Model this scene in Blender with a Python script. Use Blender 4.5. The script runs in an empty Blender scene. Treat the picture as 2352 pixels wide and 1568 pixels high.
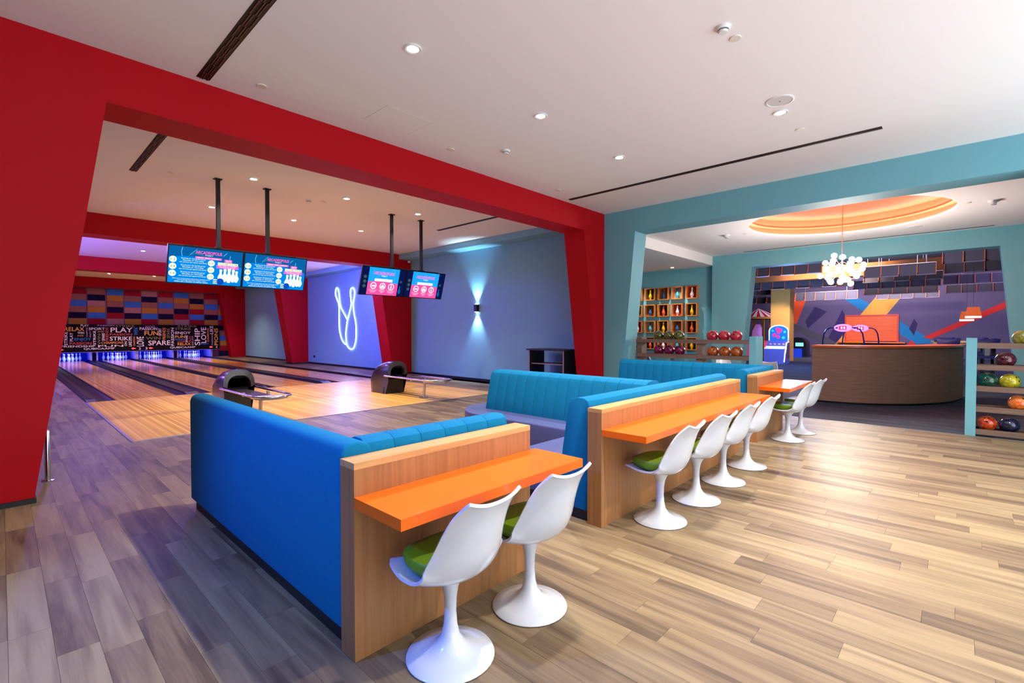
import bpy, bmesh, math, random
from mathutils import Vector, Matrix

random.seed(7)
PI = math.pi
SC = bpy.context.scene
COL = SC.collection

def S(r, g, b):
    f = lambda c: (c/255/12.92) if c/255 <= .04045 else ((c/255+.055)/1.055)**2.4
    return (f(r), f(g), f(b))

# ------------------------------------------------------------------ camera
CAM_H = 1.49
yaw, pitch, roll = (math.radians(a) for a in (43.11984, -1.23341, -0.01184))
fwd = Vector((math.cos(yaw)*math.cos(pitch), math.sin(yaw)*math.cos(pitch), math.sin(pitch)))
rgt = fwd.cross(Vector((0, 0, 1))).normalized()
up = rgt.cross(fwd)
r2 = rgt*math.cos(roll)+up*math.sin(roll)
u2 = -rgt*math.sin(roll)+up*math.cos(roll)
cd = bpy.data.cameras.new('camera')
cam = bpy.data.objects.new('camera', cd)
COL.objects.link(cam)
cam.matrix_world = Matrix(((r2.x, u2.x, -fwd.x, 0), (r2.y, u2.y, -fwd.y, 0), (r2.z, u2.z, -fwd.z, CAM_H), (0, 0, 0, 1)))
FPX = 1099.745
cd.sensor_width = 36
cd.lens = FPX/2352*36
cd.clip_start = .05
cd.clip_end = 200
SC.camera = cam

# ------------------------------------------------------------------ world, exposure
w = bpy.data.worlds.new('world')
SC.world = w
w.use_nodes = True
bg = w.node_tree.nodes['Background']
bg.inputs[0].default_value = (.87, .96, 1.04, 1)
bg.inputs[1].default_value = 3.1
SC.view_settings.view_transform = 'Standard'
SC.view_settings.look = 'None'
SC.view_settings.exposure = 0.2
SC.view_settings.gamma = 1
SC.view_settings.use_curve_mapping = False
SC.cycles.use_denoising = True
SC.cycles.max_bounces = 6
SC.cycles.diffuse_bounces = 4
SC.cycles.glossy_bounces = 3
SC.cycles.caustics_reflective = False
SC.cycles.caustics_refractive = False
SC.cycles.use_adaptive_sampling = True
SC.cycles.adaptive_threshold = .04
SC.cycles.adaptive_min_samples = 16
SC.cycles.sample_clamp_indirect = 4

def lamp(name, kind, loc, energy, color=(1, 1, 1), parent=None, aim=None, size=.05, spot=110, blend=.6, sy=None):
    l = bpy.data.lights.new(name, kind)
    l.energy = energy
    l.color = color
    if kind == 'SPOT':
        l.spot_size = math.radians(spot)
        l.spot_blend = blend
        l.shadow_soft_size = size
    elif kind == 'AREA':
        l.size = size
        if sy:
            l.shape = 'RECTANGLE'
            l.size_y = sy
    else:
        l.shadow_soft_size = size
    o = bpy.data.objects.new(name, l)
    COL.objects.link(o)
    o.location = loc
    if aim is not None:
        d = Vector(aim)-Vector(loc)
        o.rotation_euler = d.to_track_quat('-Z', 'Y').to_euler()
    if parent is not None:
        o.parent = parent
        o.location = Vector(loc)-parent.location
    return o

# ------------------------------------------------------------------ materials
MATS = {}
def nodes_of(name):
    m = bpy.data.materials.new(name)
    m.use_nodes = True
    nt = m.node_tree
    return m, nt, nt.nodes['Principled BSDF']

def mat(name, col, rough=.5, metal=0., spec=.5, emis=None, es=0., noise=0., nscale=8, bump=0., bscale=200, coat=0., alpha=1., trans=0.):
    if name in MATS:
        return MATS[name]
    m, nt, b = nodes_of(name)
    b.inputs['Base Color'].default_value = (*col, 1)
    b.inputs['Roughness'].default_value = rough
    b.inputs['Metallic'].default_value = metal
    b.inputs['Specular IOR Level'].default_value = spec
    if coat:
        b.inputs['Coat Weight'].default_value = coat
        b.inputs['Coat Roughness'].default_value = .08
    if trans:
        b.inputs['Transmission Weight'].default_value = trans
    if emis:
        b.inputs['Emission Color'].default_value = (*emis, 1)
        b.inputs['Emission Strength'].default_value = es
    if noise or bump:
        g = nt.nodes.new('ShaderNodeNewGeometry')
    if noise:
        n = nt.nodes.new('ShaderNodeTexNoise')
        n.inputs['Scale'].default_value = nscale
        n.inputs['Detail'].default_value = 4
        nt.links.new(g.outputs['Position'], n.inputs['Vector'])
        mx = nt.nodes.new('ShaderNodeMix')
        mx.data_type = 'RGBA'
        nt.links.new(n.outputs['Fac'], mx.inputs[0])
        mx.inputs[6].default_value = (*[c*(1-noise) for c in col], 1)
        mx.inputs[7].default_value = (*[min(1, c*(1+noise)) for c in col], 1)
        nt.links.new(mx.outputs[2], b.inputs['Base Color'])
    if bump:
        n2 = nt.nodes.new('ShaderNodeTexNoise')
        n2.inputs['Scale'].default_value = bscale
        nt.links.new(g.outputs['Position'], n2.inputs['Vector'])
        bp = nt.nodes.new('ShaderNodeBump')
        bp.inputs['Strength'].default_value = bump
        bp.inputs['Distance'].default_value = .01
        nt.links.new(n2.outputs['Fac'], bp.inputs['Height'])
        nt.links.new(bp.outputs['Normal'], b.inputs['Normal'])
    MATS[name] = m
    return m

def grain(name, cols, scale, rough=.45, rnd_amt=1., contrast=.5, coat=0., fine=(90, 4, 90)):
    """wood with streaks: scale stretches world position, tone picked per plank/object"""
    m, nt, b = nodes_of(name)
    N = nt.nodes.new
    L = nt.links.new
    g = N('ShaderNodeNewGeometry')
    oi = N('ShaderNodeObjectInfo')
    mul = N('ShaderNodeMath'); mul.operation = 'MULTIPLY_ADD'
    L(g.outputs['Random Per Island'], mul.inputs[0]); mul.inputs[1].default_value = 7.137
    L(oi.outputs['Random'], mul.inputs[2])
    fr = N('ShaderNodeMath'); fr.operation = 'FRACT'
    L(mul.outputs[0], fr.inputs[0])
    off = N('ShaderNodeMath'); off.operation = 'MULTIPLY'
    L(fr.outputs[0], off.inputs[0]); off.inputs[1].default_value = 40*rnd_amt
    cmb = N('ShaderNodeCombineXYZ')
    for i in range(3):
        L(off.outputs[0], cmb.inputs[i])
    def streak(sc, detail, dist=0.):
        vm = N('ShaderNodeVectorMath'); vm.operation = 'MULTIPLY'
        L(g.outputs['Position'], vm.inputs[0]); vm.inputs[1].default_value = sc
        va = N('ShaderNodeVectorMath'); va.operation = 'ADD'
        L(vm.outputs[0], va.inputs[0]); L(cmb.outputs[0], va.inputs[1])
        n = N('ShaderNodeTexNoise'); n.inputs['Scale'].default_value = 1
        n.inputs['Detail'].default_value = detail
        n.inputs['Distortion'].default_value = dist
        L(va.outputs[0], n.inputs['Vector'])
        return n
    n1 = streak(scale, 5, .6)
    n2 = streak(fine, 3)
    ramp = N('ShaderNodeValToRGB')
    ramp.color_ramp.interpolation = 'LINEAR'
    el = ramp.color_ramp.elements
    while len(el) < len(cols):
        el.new(.5)
    for i, c in enumerate(cols):
        el[i].position = i/(len(cols)-1)
        el[i].color = (*c, 1)
    # value = rnd*rnd_amt*.5 + noise
    mr = N('ShaderNodeMapRange')
    L(n1.outputs['Fac'], mr.inputs['Value'])
    mr.inputs['From Min'].default_value = .3; mr.inputs['From Max'].default_value = .7
    mr.inputs['To Min'].default_value = -contrast/2; mr.inputs['To Max'].default_value = contrast/2
    md = N('ShaderNodeMath'); md.operation = 'MULTIPLY_ADD'
    L(fr.outputs[0], md.inputs[0]); md.inputs[1].default_value = rnd_amt*.8; md.inputs[2].default_value = .5-rnd_amt*.4
    ad = N('ShaderNodeMath'); ad.operation = 'ADD'
    L(mr.outputs[0], ad.inputs[0]); L(md.outputs[0], ad.inputs[1])
    mf = N('ShaderNodeMath'); mf.operation = 'MULTIPLY_ADD'
    L(n2.outputs['Fac'], mf.inputs[0]); mf.inputs[1].default_value = .35; L(ad.outputs[0], mf.inputs[2])
    ms = N('ShaderNodeMath'); ms.operation = 'SUBTRACT'
    L(mf.outputs[0], ms.inputs[0]); ms.inputs[1].default_value = .175
    L(ms.outputs[0], ramp.inputs[0])
    L(ramp.outputs[0], b.inputs['Base Color'])
    b.inputs['Roughness'].default_value = rough
    b.inputs['Specular IOR Level'].default_value = .3
    if coat:
        b.inputs['Coat Weight'].default_value = coat
        b.inputs['Coat Roughness'].default_value = .06
    bp = N('ShaderNodeBump'); bp.inputs['Strength'].default_value = .06; bp.inputs['Distance'].default_value = .01
    L(n2.outputs['Fac'], bp.inputs['Height']); L(bp.outputs['Normal'], b.inputs['Normal'])
    MATS[name] = m
    return m

def stripes(name, cols, width, axis, rough=.15, coat=.6):
    """narrow printed boards: a random tone for each strip across an axis, plus grain along the other"""
    m, nt, b = nodes_of(name)
    N = nt.nodes.new; L = nt.links.new
    g = N('ShaderNodeNewGeometry')
    sp = N('ShaderNodeSeparateXYZ'); L(g.outputs['Position'], sp.inputs[0])
    dv = N('ShaderNodeMath'); dv.operation = 'DIVIDE'; L(sp.outputs[axis], dv.inputs[0]); dv.inputs[1].default_value = width
    fl = N('ShaderNodeMath'); fl.operation = 'FLOOR'; L(dv.outputs[0], fl.inputs[0])
    wn = N('ShaderNodeTexWhiteNoise'); wn.noise_dimensions = '1D'; L(fl.outputs[0], wn.inputs['W'])
    vm = N('ShaderNodeVectorMath'); vm.operation = 'MULTIPLY'; L(g.outputs['Position'], vm.inputs[0])
    vm.inputs[1].default_value = (60, 1.5, 60) if axis == 0 else (1.5, 60, 60)
    n = N('ShaderNodeTexNoise'); n.inputs['Scale'].default_value = 1; n.inputs['Detail'].default_value = 3; L(vm.outputs[0], n.inputs['Vector'])
    ad = N('ShaderNodeMath'); ad.operation = 'MULTIPLY_ADD'; L(n.outputs['Fac'], ad.inputs[0]); ad.inputs[1].default_value = .5; L(wn.outputs['Value'], ad.inputs[2])
    sb = N('ShaderNodeMath'); sb.operation = 'SUBTRACT'; L(ad.outputs[0], sb.inputs[0]); sb.inputs[1].default_value = .25
    ramp = N('ShaderNodeValToRGB'); el = ramp.color_ramp.elements
    while len(el) < len(cols): el.new(.5)
    for i, c in enumerate(cols):
        el[i].position = i/(len(cols)-1); el[i].color = (*c, 1)
    L(sb.outputs[0], ramp.inputs[0]); L(ramp.outputs[0], b.inputs['Base Color'])
    b.inputs['Roughness'].default_value = rough
    b.inputs['Specular IOR Level'].default_value = .35
    b.inputs['Coat Weight'].default_value = coat
    b.inputs['Coat Roughness'].default_value = .05
    MATS[name] = m
    return m

PLANK = grain('plank_wood', [S(80, 64, 50), S(102, 83, 64), S(117, 98, 75), S(130, 111, 84), S(141, 122, 93)], (13, .9, 1), .5, .8, .8, fine=(120, 5, 1))
JOINT = mat('plank_joint', S(95, 78, 62), .8, noise=.1)
VENEER = grain('oak_veneer', [S(124, 80, 46), S(150, 102, 62), S(166, 117, 74)], (45, 45, 1.0), .42, .1, .45, fine=(260, 260, 5))
VENEER_CAP = grain('oak_edge', [S(160, 112, 66), S(184, 138, 86), S(198, 154, 102)], (1.5, 22, 22), .42, .15, .6, fine=(5, 160, 160))
BOXWOOD = grain('box_wood', [S(170, 92, 40), S(205, 122, 58), S(222, 142, 76)], (14, 14, 14), .45, .4, .5)
RACKWOOD = grain('rack_wood', [S(98, 76, 66), S(118, 94, 82), S(136, 110, 96)], (30, 2, 30), .55, .2, .5)
APPROACH = stripes('approach_boards', [S(196, 140, 58), S(222, 168, 80), S(236, 190, 102)], .03, 0, .32, .05)
LANE = stripes('lane_boards', [S(196, 134, 56), S(222, 162, 76), S(234, 182, 94)], .03, 0, .16, .15)
CEIL = mat('ceiling_white', S(240, 236, 234), .9)
RED = mat('red_paint', S(176, 3, 20), .6, spec=.15, noise=.04, nscale=3)
TEAL = mat('teal_paint', S(112, 172, 184), .6, spec=.2, noise=.03, nscale=3)
BLUEW = mat('blue_paint', S(126, 180, 206), .6, spec=.2, noise=.03, nscale=3)
BLACK = mat('black_trim', S(18, 18, 20), .5)
BLACKMETAL = mat('black_metal', S(14, 14, 16), .45, .3)
FABRIC = mat('teal_fabric', S(2, 102, 146), .85, spec=.15, noise=.12, nscale=40, bump=.25, bscale=700)
VINYL = mat('navy_vinyl', S(72, 78, 124), .38)
ORANGE = mat('orange_laminate', S(230, 94, 4), .32, spec=.35, coat=.1)
WHITEP = mat('white_gloss', S(200, 203, 212), .18, coat=.4)
GREENC = mat('green_vinyl', S(104, 138, 14), .45, bump=.05, bscale=60)
CHROME = mat('chrome', S(205, 205, 210), .18, 1.)
ALU = mat('aluminium', S(190, 190, 195), .35, .9)
GUTTER = mat('gutter_black', S(26, 24, 28), .35)
DARKPLASTIC = mat('purple_black_plastic', S(30, 24, 38), .25, coat=.3)
WHITEPL = mat('white_plastic', S(226, 224, 222), .5)

# ------------------------------------------------------------------ mesh helpers
class MB:
    def __init__(s):
        s.bm = bmesh.new()
    def box(s, x0, y0, z0, x1, y1, z1):
        v = [s.bm.verts.new(p) for p in ((x0, y0, z0), (x1, y0, z0), (x1, y1, z0), (x0, y1, z0), (x0, y0, z1), (x1, y0, z1), (x1, y1, z1), (x0, y1, z1))]
        for f in ((0, 3, 2, 1), (4, 5, 6, 7), (0, 1, 5, 4), (1, 2, 6, 5), (2, 3, 7, 6), (3, 0, 4, 7)):
            s.bm.faces.new([v[i] for i in f])
        return s
    def prism(s, poly, axis, a0, a1):
        """polygon in the plane across axis ('x': (y,z), 'y': (x,z), 'z': (x,y))"""
        def P(p, a):
            return {'x': (a, p[0], p[1]), 'y': (p[0], a, p[1]), 'z': (p[0], p[1], a)}[axis]
        A = [s.bm.verts.new(P(p, a0)) for p in poly]
        B = [s.bm.verts.new(P(p, a1)) for p in poly]
        n = len(poly)
        fs = [s.bm.faces.new(A), s.bm.faces.new(B)]
        for i in range(n):
            fs.append(s.bm.faces.new((A[i], A[(i+1) % n], B[(i+1) % n], B[i])))
        bmesh.ops.recalc_face_normals(s.bm, faces=fs)
        return s
    def lathe(s, prof, n=24, c=(0, 0, 0), axis='z'):
        rings = []
        for r, z in prof:
            if r < 1e-5:
                p = (0, 0, z)
                rings.append([s._v(p, c, axis)])
            else:
                rings.append([s._v((r*math.cos(2*PI*i/n), r*math.sin(2*PI*i/n), z), c, axis) for i in range(n)])
        fs = []
        for a, b in zip(rings, rings[1:]):
            for i in range(n):
                j = (i+1) % n
                if len(a) == 1 and len(b) > 1:
                    fs.append(s.bm.faces.new((a[0], b[j], b[i])))
                elif len(b) == 1 and len(a) > 1:
                    fs.append(s.bm.faces.new((a[i], a[j], b[0])))
                elif len(a) > 1:
                    fs.append(s.bm.faces.new((a[i], a[j], b[j], b[i])))
        for r_ in (rings[0], rings[-1]):
            if len(r_) > 1:
                fs.append(s.bm.faces.new(r_))
        bmesh.ops.recalc_face_normals(s.bm, faces=fs)
        return s
    def _v(s, p, c, axis):
        x, y, z = p
        if axis == 'x':
            x, y, z = z, x, y
        elif axis == 'y':
            x, y, z = x, z, y
        return s.bm.verts.new((x+c[0], y+c[1], z+c[2]))
    def tube(s, pts, r, n=8, closed=False):
        pts = [Vector(p) for p in pts]
        m = len(pts)
        rings = []
        prev = None
        for i, p in enumerate(pts):
            if closed:
                d = (pts[(i+1) % m]-pts[i-1]).normalized()
            else:
                d = (pts[min(i+1, m-1)]-pts[max(i-1, 0)]).normalized()
            ref = prev if prev is not None else (Vector((0, 0, 1)) if abs(d.z) < .9 else Vector((1, 0, 0)))
            a = (ref-d*ref.dot(d)).normalized()
            prev = a
            b = d.cross(a)
            rr = r[i] if isinstance(r, (list, tuple)) else r
            rings.append([s.bm.verts.new(p+(a*math.cos(2*PI*k/n)+b*math.sin(2*PI*k/n))*rr) for k in range(n)])
        fs = []
        for i in range(m if closed else m-1):
            A, B = rings[i], rings[(i+1) % m]
            for k in range(n):
                fs.append(s.bm.faces.new((A[k], A[(k+1) % n], B[(k+1) % n], B[k])))
        if not closed:
            fs.append(s.bm.faces.new(rings[0])); fs.append(s.bm.faces.new(rings[-1]))
        bmesh.ops.recalc_face_normals(s.bm, faces=fs)
        return s
    def disc(s, c, r, n=24, rx=None):
        """flat disc in the XZ plane (facing -Y)"""
        v = [s.bm.verts.new((c[0]+(rx or r)*math.cos(2*PI*i/n), c[1], c[2]+r*math.sin(2*PI*i/n))) for i in range(n)]
        s.bm.faces.new(v)
        return s
    def poly(s, pts):
        s.bm.faces.new([s.bm.verts.new(p) for p in pts])
        return s
    def mesh(s, me, M):
        n0 = len(s.bm.verts)
        s.bm.from_mesh(me)
        s.bm.verts.ensure_lookup_table()
        for v in s.bm.verts[n0:]:
            v.co = M @ v.co
        return s
    def bevel(s, off, seg=2):
        ed = [e for e in s.bm.edges if len(e.link_faces) == 2 and e.calc_face_angle(0) > .4]
        bmesh.ops.bevel(s.bm, geom=ed, offset=off, segments=seg, affect='EDGES', profile=.5, clamp_overlap=True)
        return s
    def data(s, name, m, smooth=False):
        me = bpy.data.meshes.new(name)
        s.bm.to_mesh(me)
        s.bm.free()
        if m is not None:
            me.materials.append(m)
        if smooth:
            me.polygons.foreach_set('use_smooth', [True]*len(me.polygons))
            try:
                me.set_sharp_from_angle(angle=math.radians(smooth if smooth is not True else 40))
            except Exception:
                pass
        return me
    def build(s, name, m, parent=None, smooth=False, loc=None):
        return link(name, s.data(name, m, smooth), parent, loc)

def link(name, me, parent=None, loc=None):
    o = bpy.data.objects.new(name, me)
    COL.objects.link(o)
    if parent is not None:
        o.parent = parent
    if loc is not None:
        o.location = loc
    return o

def tag(o, label=None, cat=None, group=None, kind=None):
    for k, v in (('label', label), ('category', cat), ('group', group), ('kind', kind)):
        if v:
            o[k] = v
    return o

def thing(name, label, cat, loc=(0, 0, 0), rz=0, group=None):
    o = bpy.data.objects.new(name, None)
    COL.objects.link(o)
    o.location = loc
    o.rotation_euler = (0, 0, rz)
    o.empty_display_size = .1
    return tag(o, label, cat, group)

def struct(name, mb, m, label=None, smooth=False):
    o = mb.build(name, m, smooth=smooth)
    return tag(o, label, None, None, 'structure')

def dup(root, loc, rz=0, label=None, group=None):
    r = root.copy()
    COL.objects.link(r)
    r.location = loc
    r.rotation_euler = (0, 0, rz)
    tag(r, label, None, group)
    for ch in root.children:
        c = ch.copy()
        COL.objects.link(c)
        c.parent = r
        for g in ch.children:
            d = g.copy()
            COL.objects.link(d)
            d.parent = c
    return r

TXT = {}
def text_mesh(s):
    if s in TXT:
        return TXT[s]
    cu = bpy.data.curves.new('txt', 'FONT')
    cu.body = s
    cu.resolution_u = 3
    cu.offset = .012
    ob = bpy.data.objects.new('txt', cu)
    COL.objects.link(ob)
    dg = bpy.context.evaluated_depsgraph_get()
    me = bpy.data.meshes.new_from_object(ob.evaluated_get(dg))
    bpy.data.objects.remove(ob)
    bpy.data.curves.remove(cu)
    xs = [v.co.x for v in me.vertices]; ys = [v.co.y for v in me.vertices]
    TXT[s] = (me, min(xs), min(ys), max(xs), max(ys))
    return TXT[s]

def put_text(mb, s, x0, z0, x1, z1, y, vert=False):
    """letters fitted to a rectangle in the XZ plane at y, facing -Y; vert reads upwards"""
    me, a, b, c, d = text_mesh(s)
    if not vert:
        sx, sz = (x1-x0)/(c-a), (z1-z0)/(d-b)
        M = Matrix(((sx, 0, 0, x0-a*sx), (0, 0, 1, y), (0, sz, 0, z0-b*sz), (0, 0, 0, 1)))
    else:
        sx, sz = (x1-x0)/(d-b), (z1-z0)/(c-a)
        M = Matrix(((0, -sx, 0, x1+b*sx), (0, 0, 1, y), (sz, 0, 0, z0-a*sz), (0, 0, 0, 1)))
    mb.mesh(me, M)
    return mb

def crom(P, n):
    """Catmull-Rom through tuples"""
    out = []
    m = len(P)
    for i in range(m-1):
        p0, p1, p2, p3 = P[max(i-1, 0)], P[i], P[i+1], P[min(i+2, m-1)]
        for k in range(n):
            t = k/n
            out.append(tuple(.5*(2*b+(c-a)*t+(2*a-5*b+4*c-d)*t*t+(3*b-a-3*c+d)*t**3) for a, b, c, d in zip(p0, p1, p2, p3)))
    out.append(tuple(P[-1]))
    return out

ORD = ['first', 'second', 'third', 'fourth', 'fifth', 'sixth', 'seventh', 'eighth', 'ninth', 'tenth']
ZC = 4.10            # ceiling
ZB = 3.63            # underside of the portals
XB = 9.78            # blue wall
XT = 9.27            # teal portal wall

# ================================================================== SETTING
# ---- plank floor
LX0, LX1, AY0, FOUL = 1.21, 8.18, 8.13, 13.25       # approach left/right, front edge, foul line
PW, PL = .152, .914
base = MB()
base.box(-2.6, -1.8, -.06, 9.42, AY0, -.012)
base.box(-6, AY0, -.06, LX0, 33, -.012)
base.box(LX1+.02, AY0, -.06, XB, 33, -.012)
floor = struct('floor', base, JOINT, 'oak-look plank floor with staggered boards')
plank_spots = []
def proj(x, y):
    d = Vector((x, y, -CAM_H))
    z = d.dot(fwd)
    if z < .15:
        return None
    return (1176+FPX*d.dot(r2)/z, 784-FPX*d.dot(u2)/z)
ix = int(-4/PW)
while ix*PW < XB:
    x0 = ix*PW
    off = [0, .457, .2, .66][ix % 4]+.13*((ix*7) % 3)
    for iy in range(-4, 36):
        y0 = iy*PL+off-.33
        for (rx0, rx1, ry0, ry1) in ((-2.6, 9.42, -1.8, AY0), (-1.2, LX0-.02, AY0, 31.2), (LX1+.03, XB, AY0, 31.2)):
            a, b, c, d = max(x0, rx0), min(x0+PW, rx1), max(y0, ry0), min(y0+PL, ry1)
            if b-a < .01 or d-c < .01:
                continue
            q = [proj(*p) for p in ((a, c), (b, c), (b, d), (a, d))]
            ar = 0
            if all(q):
                k = sum(1 for p in q if -60 < p[0] < 2412 and -20 < p[1] < 1620)
                if k:
                    ar = abs(sum(q[i][0]*q[(i+1) % 4][1]-q[(i+1) % 4][0]*q[i][1] for i in range(4))/2)*(k/4)
            plank_spots.append((ar, a, b, c, d))
    ix += 1
plank_spots.sort(key=lambda t: -t[0])
_pl = {}
def plank_mesh(wd, ln):
    key = (round(wd, 3), round(ln, 3))
    if key not in _pl:
        mb = MB()
        h = .0006
        mb.box(h, h, -.012, wd-h, ln-h, 0)
        _pl[key] = mb.data('plank', PLANK)
    return _pl[key]
for (ar, a, b, c, d) in plank_spots[:300]:
    link('plank', plank_mesh(b-a, d-c), floor, (a, c, 0))
mb = MB()
for (ar, a, b, c, d) in plank_spots[300:]:
    mb.box(a+.0006, c+.0006, -.012, b-.0006, d-.0006, 0)
tag(mb.build('distant_planks', PLANK, floor), kind='stuff')

# ---- carpet
def carpet_mat():
    m, nt, b = nodes_of('carpet')
    N = nt.nodes.new; L = nt.links.new
    g = N('ShaderNodeNewGeometry')
    vm = N('ShaderNodeVectorMath'); vm.operation = 'MULTIPLY'; L(g.outputs['Position'], vm.inputs[0]); vm.inputs[1].default_value = (9, 1.2, 1)
    n = N('ShaderNodeTexNoise'); n.inputs['Scale'].default_value = 1; n.inputs['Detail'].default_value = 5; n.inputs['Distortion'].default_value = .8; L(vm.outputs[0], n.inputs['Vector'])
    r = N('ShaderNodeValToRGB'); e = r.color_ramp.elements
    e[0].position = .3; e[0].color = (*S(14, 16, 32), 1); e[1].position = .72; e[1].color = (*S(58, 66, 92), 1)
    L(n.outputs['Fac'], r.inputs[0]); L(r.outputs[0], b.inputs['Base Color'])
    b.inputs['Roughness'].default_value = .95
    return m
CARPET = carpet_mat()
struct('floor_carpet', MB().box(9.42, -6.5, -.06, 36, 14, 0), CARPET, 'dark blue streaked carpet')
struct('trim_1', MB().box(9.405, -6, -.01, 9.425, 5.1, .004), ALU, 'thin metal strip between planks and carpet')

# ---- ceilings (with a round opening over the reception)
CX, CY, CR = 13.5, 2.05, 1.97
mb = MB()
mb.box(-6, -6, ZC, 11.2, 5.85, ZC+.2)
mb.box(-6, 5.85, ZC, XB, 33, ZC+.2)
mb.box(15.8, -6, ZC, 17.4, 6.6, ZC+.2)
mb.box(11.2, 4.35, ZC, 15.8, 6.6, ZC+.2)
mb.box(11.2, -6, ZC, 15.8, -.25, ZC+.2)
n = 64
sq = []
for i in range(n):
    a = 2*PI*i/n
    ca, sa = math.cos(a), math.sin(a)
    k = 2.3/max(abs(ca), abs(sa))
    sq.append((ca*k+CX, sa*k+CY))
for i in range(n):
    a, b = 2*PI*i/n, 2*PI*(i+1)/n
    p = [(CX+CR*math.cos(a), CY+CR*math.sin(a)), (CX+CR*math.cos(b), CY+CR*math.sin(b)), sq[(i+1) % n], sq[i]]
    mb.poly([(x, y, ZC) for x, y in reversed(p)])
struct('ceiling', mb, CEIL, 'plain white plaster ceiling')
# low ceiling of the pin niche
struct('ceiling_low', MB().box(9.9, 6.375, 3.79, 17.32, 10.6, 4.3), CEIL, 'lower white ceiling with upright edge over pin boxes')

# ---- round light cove
cove = thing('ceiling_cove', 'round orange ceiling recess with two rings of glowing light', 'light cove', (CX, CY, ZC))
OCOVE = mat('cove_orange', S(246, 108, 70), .7)
LEDW = mat('led_warm', (1, .8, .7), .5, emis=(1, .74, .64), es=42)
def ringmesh(profile, seg=72):
    m_ = MB()
    rings = [[m_.bm.verts.new((r*math.cos(2*PI*i/seg), r*math.sin(2*PI*i/seg), z)) for i in range(seg)] for r, z in profile]
    for a, b in zip(rings, rings[1:]):
        for i in range(seg):
            m_.bm.faces.new((a[i], a[(i+1) % seg], b[(i+1) % seg], b[i]))
    return m_
ringmesh([(1.97, 0), (1.97, .05), (2.03, .05)]).build('rim', CEIL, cove, 30)
ringmesh([(2.04, .052), (2.08, .052)]).build('led_ring', LEDW, cove)
ringmesh([(2.08, .05), (2.16, .05), (2.16, .22), (1.99, .22), (1.99, .26), (2.03, .26)]).build('side_band', OCOVE, cove, 30)
ringmesh([(2.04, .262), (2.08, .262)]).build('led_ring', LEDW, cove)
ringmesh([(2.08, .26), (2.16, .26), (2.16, .46), (1.2, .46), (.0001, .46)]).build('dome', OCOVE, cove, 30)

# ---- red portals
def portal_red(y0, y1, x_right, name, right_lo=None):
    mb = MB()
    poly = [(-6, 0), (.172, 0), (.712, ZB), (8.485, ZB), (9.05, 0), (x_right, 0), (x_right, ZC), (-6, ZC)]
    mb.prism(poly, 'y', y0, y1)
    return struct(name, mb, RED, 'red portal frame with leaning columns')
portal_red(5.85, 6.38, XT, 'wall_portal_front')
portal_red(13.96, 14.56, XB, 'wall_portal_second')
portal_red(22.15, 22.8, XB, 'wall_portal_third')
portal_red(30.5, 31.0, XB, 'wall_portal_end')
struct('baseboard_portal', MB().box(-6, 5.835, 0, .19, 6.39, .045), BLACK)
struct('baseboard_portal_right', MB().box(9.03, 5.84, 0, XT+.005, 6.39, .06), BLACK)
struct('baseboard_portal_second', MB().box(9.03, 13.945, 0, XB-.005, 14.57, .06), BLACK)
struct('baseboard_portal_third', MB().box(9.03, 22.135, 0, XB-.005, 22.81, .06), BLACK)

# ---- blue side wall with bulkhead
struct('wall_blue', MB().box(XB, 5.9, 0, XB+.1, 33, ZC), BLUEW, 'smooth blue painted side wall of the lanes')
mb = MB()
for a, b in ((6.38, 13.96), (14.56, 22.15), (22.8, 30.5)):
    mb.box(XT+.02, a, 3.93, XB, b, ZC)
struct('trim_bulkhead', mb, BLUEW, 'blue bulkhead under the ceiling')
mb = MB()
for a, b in ((6.39, 13.945), (14.57, 22.135), (22.81, 31.0)):
    mb.box(XB-.012, a, 0, XB, b, .075)
struct('baseboard_blue', mb, BLACK)
struct('wall_light_block_left', MB().box(-2.6, -6, 0, -2.5, 5.85, ZC), mat('light_block_grey', S(124, 126, 142), .8))  # unseen wall added to keep outside light off the left floor
struct('wall_lane_left', MB().box(-1.3, 6.38, 0, -1.2, 33, ZC), BLUEW)

# ---- teal portals
def portal_teal(x0, x1, yl, name, mt):
    mb = MB()
    poly = [(yl, 0), (5.43, 0), (5.09, 3.62), (-.7, 3.62), (-1.04, 0), (-6, 0), (-6, ZC), (yl, ZC)]
    mb.prism(poly, 'x', x0, x1)
    return struct(name, mb, mt, 'teal portal frame with leaning sides')
portal_teal(XT, XT+.5, 5.9, 'wall_teal_front', TEAL)
portal_teal(17.09, 17.59, 6.386, 'wall_teal_rear', TEAL)
struct('wall_pin_display', MB().box(17.32, 6.3, 0, 17.5, 10.6, 4.2), TEAL, 'teal wall with pin display boxes')
struct('wall_niche_end', MB().box(9.88, 10.5, 0, 17.4, 10.6, 4.2), TEAL)
struct('wall_reception_right', MB().box(9.8, -6.1, 0, 17.1, -6, ZC+.3), TEAL)

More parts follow.
